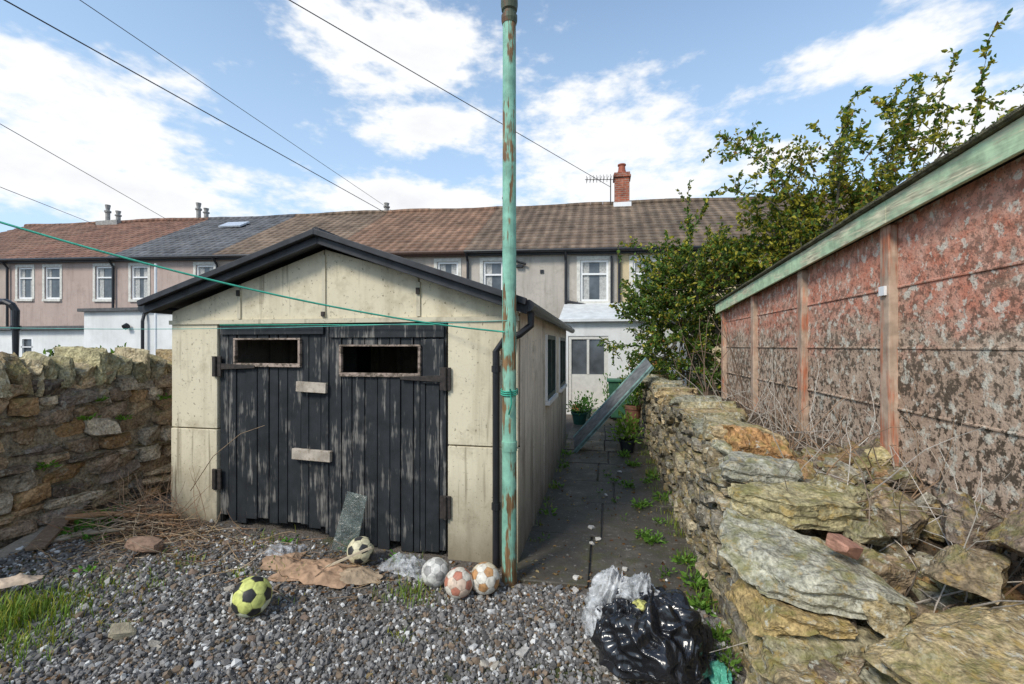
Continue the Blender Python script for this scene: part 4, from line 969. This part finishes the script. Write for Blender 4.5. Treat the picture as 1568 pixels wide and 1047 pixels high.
def wn(scale,detail,rough,st=(1,1,2.2),off=(0,0,0)):
    mp=N_.new('ShaderNodeMapping'); mp.inputs['Scale'].default_value=st; mp.inputs['Location'].default_value=off; Lk.new(tc.outputs['Generated'],mp.inputs[0])
    n=N_.new('ShaderNodeTexNoise'); n.inputs['Scale'].default_value=scale;n.inputs['Detail'].default_value=detail;n.inputs['Roughness'].default_value=rough; Lk.new(mp.outputs[0],n.inputs['Vector']); return n.outputs['Fac']
nA=wn(6,6,.6); nB=wn(20,3,.6,off=(3,1,2))
clouds=[(-55,20,10,4.8),(-52,14.5,19,4.6),(-26,32.5,15,5.2),(-20.5,25.2,11,3.0),(2,24.0,12,5.4),(27,26.8,8,2.6),(-24,17.0,20,3.0),(36,19,8,4),(4,18.5,17,3.2),(140,30,70,9)]
m_=None
for (a_,e_,wa,we) in clouds:
    dx=wm('MULTIPLY_ADD',az,1/wa,-a_/wa); dy=wm('MULTIPLY_ADD',el,1/we,-e_/we)
    dd=wm('MULTIPLY_ADD',dx,dx,wm('MULTIPLY',dy,dy))
    m_=dd if m_ is None else wm('MINIMUM',m_,dd)
m_=wm('MAXIMUM',wm('SUBTRACT',1.,wm('SQRT',m_)),-.9)
dens=wm('ADD',m_,wm('ADD',wm('MULTIPLY',wm('SUBTRACT',nA,.5),2.8),wm('MULTIPLY',wm('SUBTRACT',nB,.5),1.1)))
mr=N_.new('ShaderNodeMapRange'); mr.interpolation_type='SMOOTHSTEP'; Lk.new(dens,mr.inputs[0]); mr.inputs[1].default_value=-.22; mr.inputs[2].default_value=.52; mask=mr.outputs[0]
hz=N_.new('ShaderNodeMapRange'); Lk.new(el,hz.inputs[0]); hz.inputs[1].default_value=0; hz.inputs[2].default_value=38; hz.inputs[3].default_value=.95; hz.inputs[4].default_value=.2
tint=N_.new('ShaderNodeMixRGB'); tint.blend_type='MULTIPLY'; tint.inputs[0].default_value=1; Lk.new(sky.outputs[0],tint.inputs[1]); tint.inputs[2].default_value=(1.4,1.5,1.5,1)
h1=N_.new('ShaderNodeMixRGB'); Lk.new(hz.outputs[0],h1.inputs[0]); Lk.new(tint.outputs[0],h1.inputs[1]); h1.inputs[2].default_value=(4.2,5.6,7.2,1)
cc=N_.new('ShaderNodeMixRGB'); Lk.new(wm('MULTIPLY',wm('SUBTRACT',dens,.35),.8,None,True),cc.inputs[0]); cc.inputs[1].default_value=(7.0,7.05,7.1,1); cc.inputs[2].default_value=(5.8,5.9,6.15,1)
h2=N_.new('ShaderNodeMixRGB'); Lk.new(mask,h2.inputs[0]); Lk.new(h1.outputs[0],h2.inputs[1]); Lk.new(cc.outputs[0],h2.inputs[2])
Lk.new(h2.outputs[0],bg.inputs[0]); bg.inputs[1].default_value=.15
sl=bpy.data.lights.new('sun','SUN'); sl.energy=3.0; sl.angle=math.radians(14); sl.color=(1,.94,.84)
so=bpy.data.objects.new('sun',sl); S.collection.objects.link(so)
d=Vector((math.sin(SUN_AZ)*math.cos(SUN_EL),math.cos(SUN_AZ)*math.cos(SUN_EL),math.sin(SUN_EL))); so.rotation_euler=d.to_track_quat('Z','Y').to_euler(); so.location=d*30

cam=bpy.data.cameras.new('camera'); co=bpy.data.objects.new('camera',cam); S.collection.objects.link(co)
cam.lens=16; cam.sensor_width=36; cam.shift_y=.004; cam.clip_end=2000; cam.clip_start=.05
co.location=(0,0,1.7); co.rotation_euler=(math.radians(90),0,math.radians(11.44)); S.camera=co
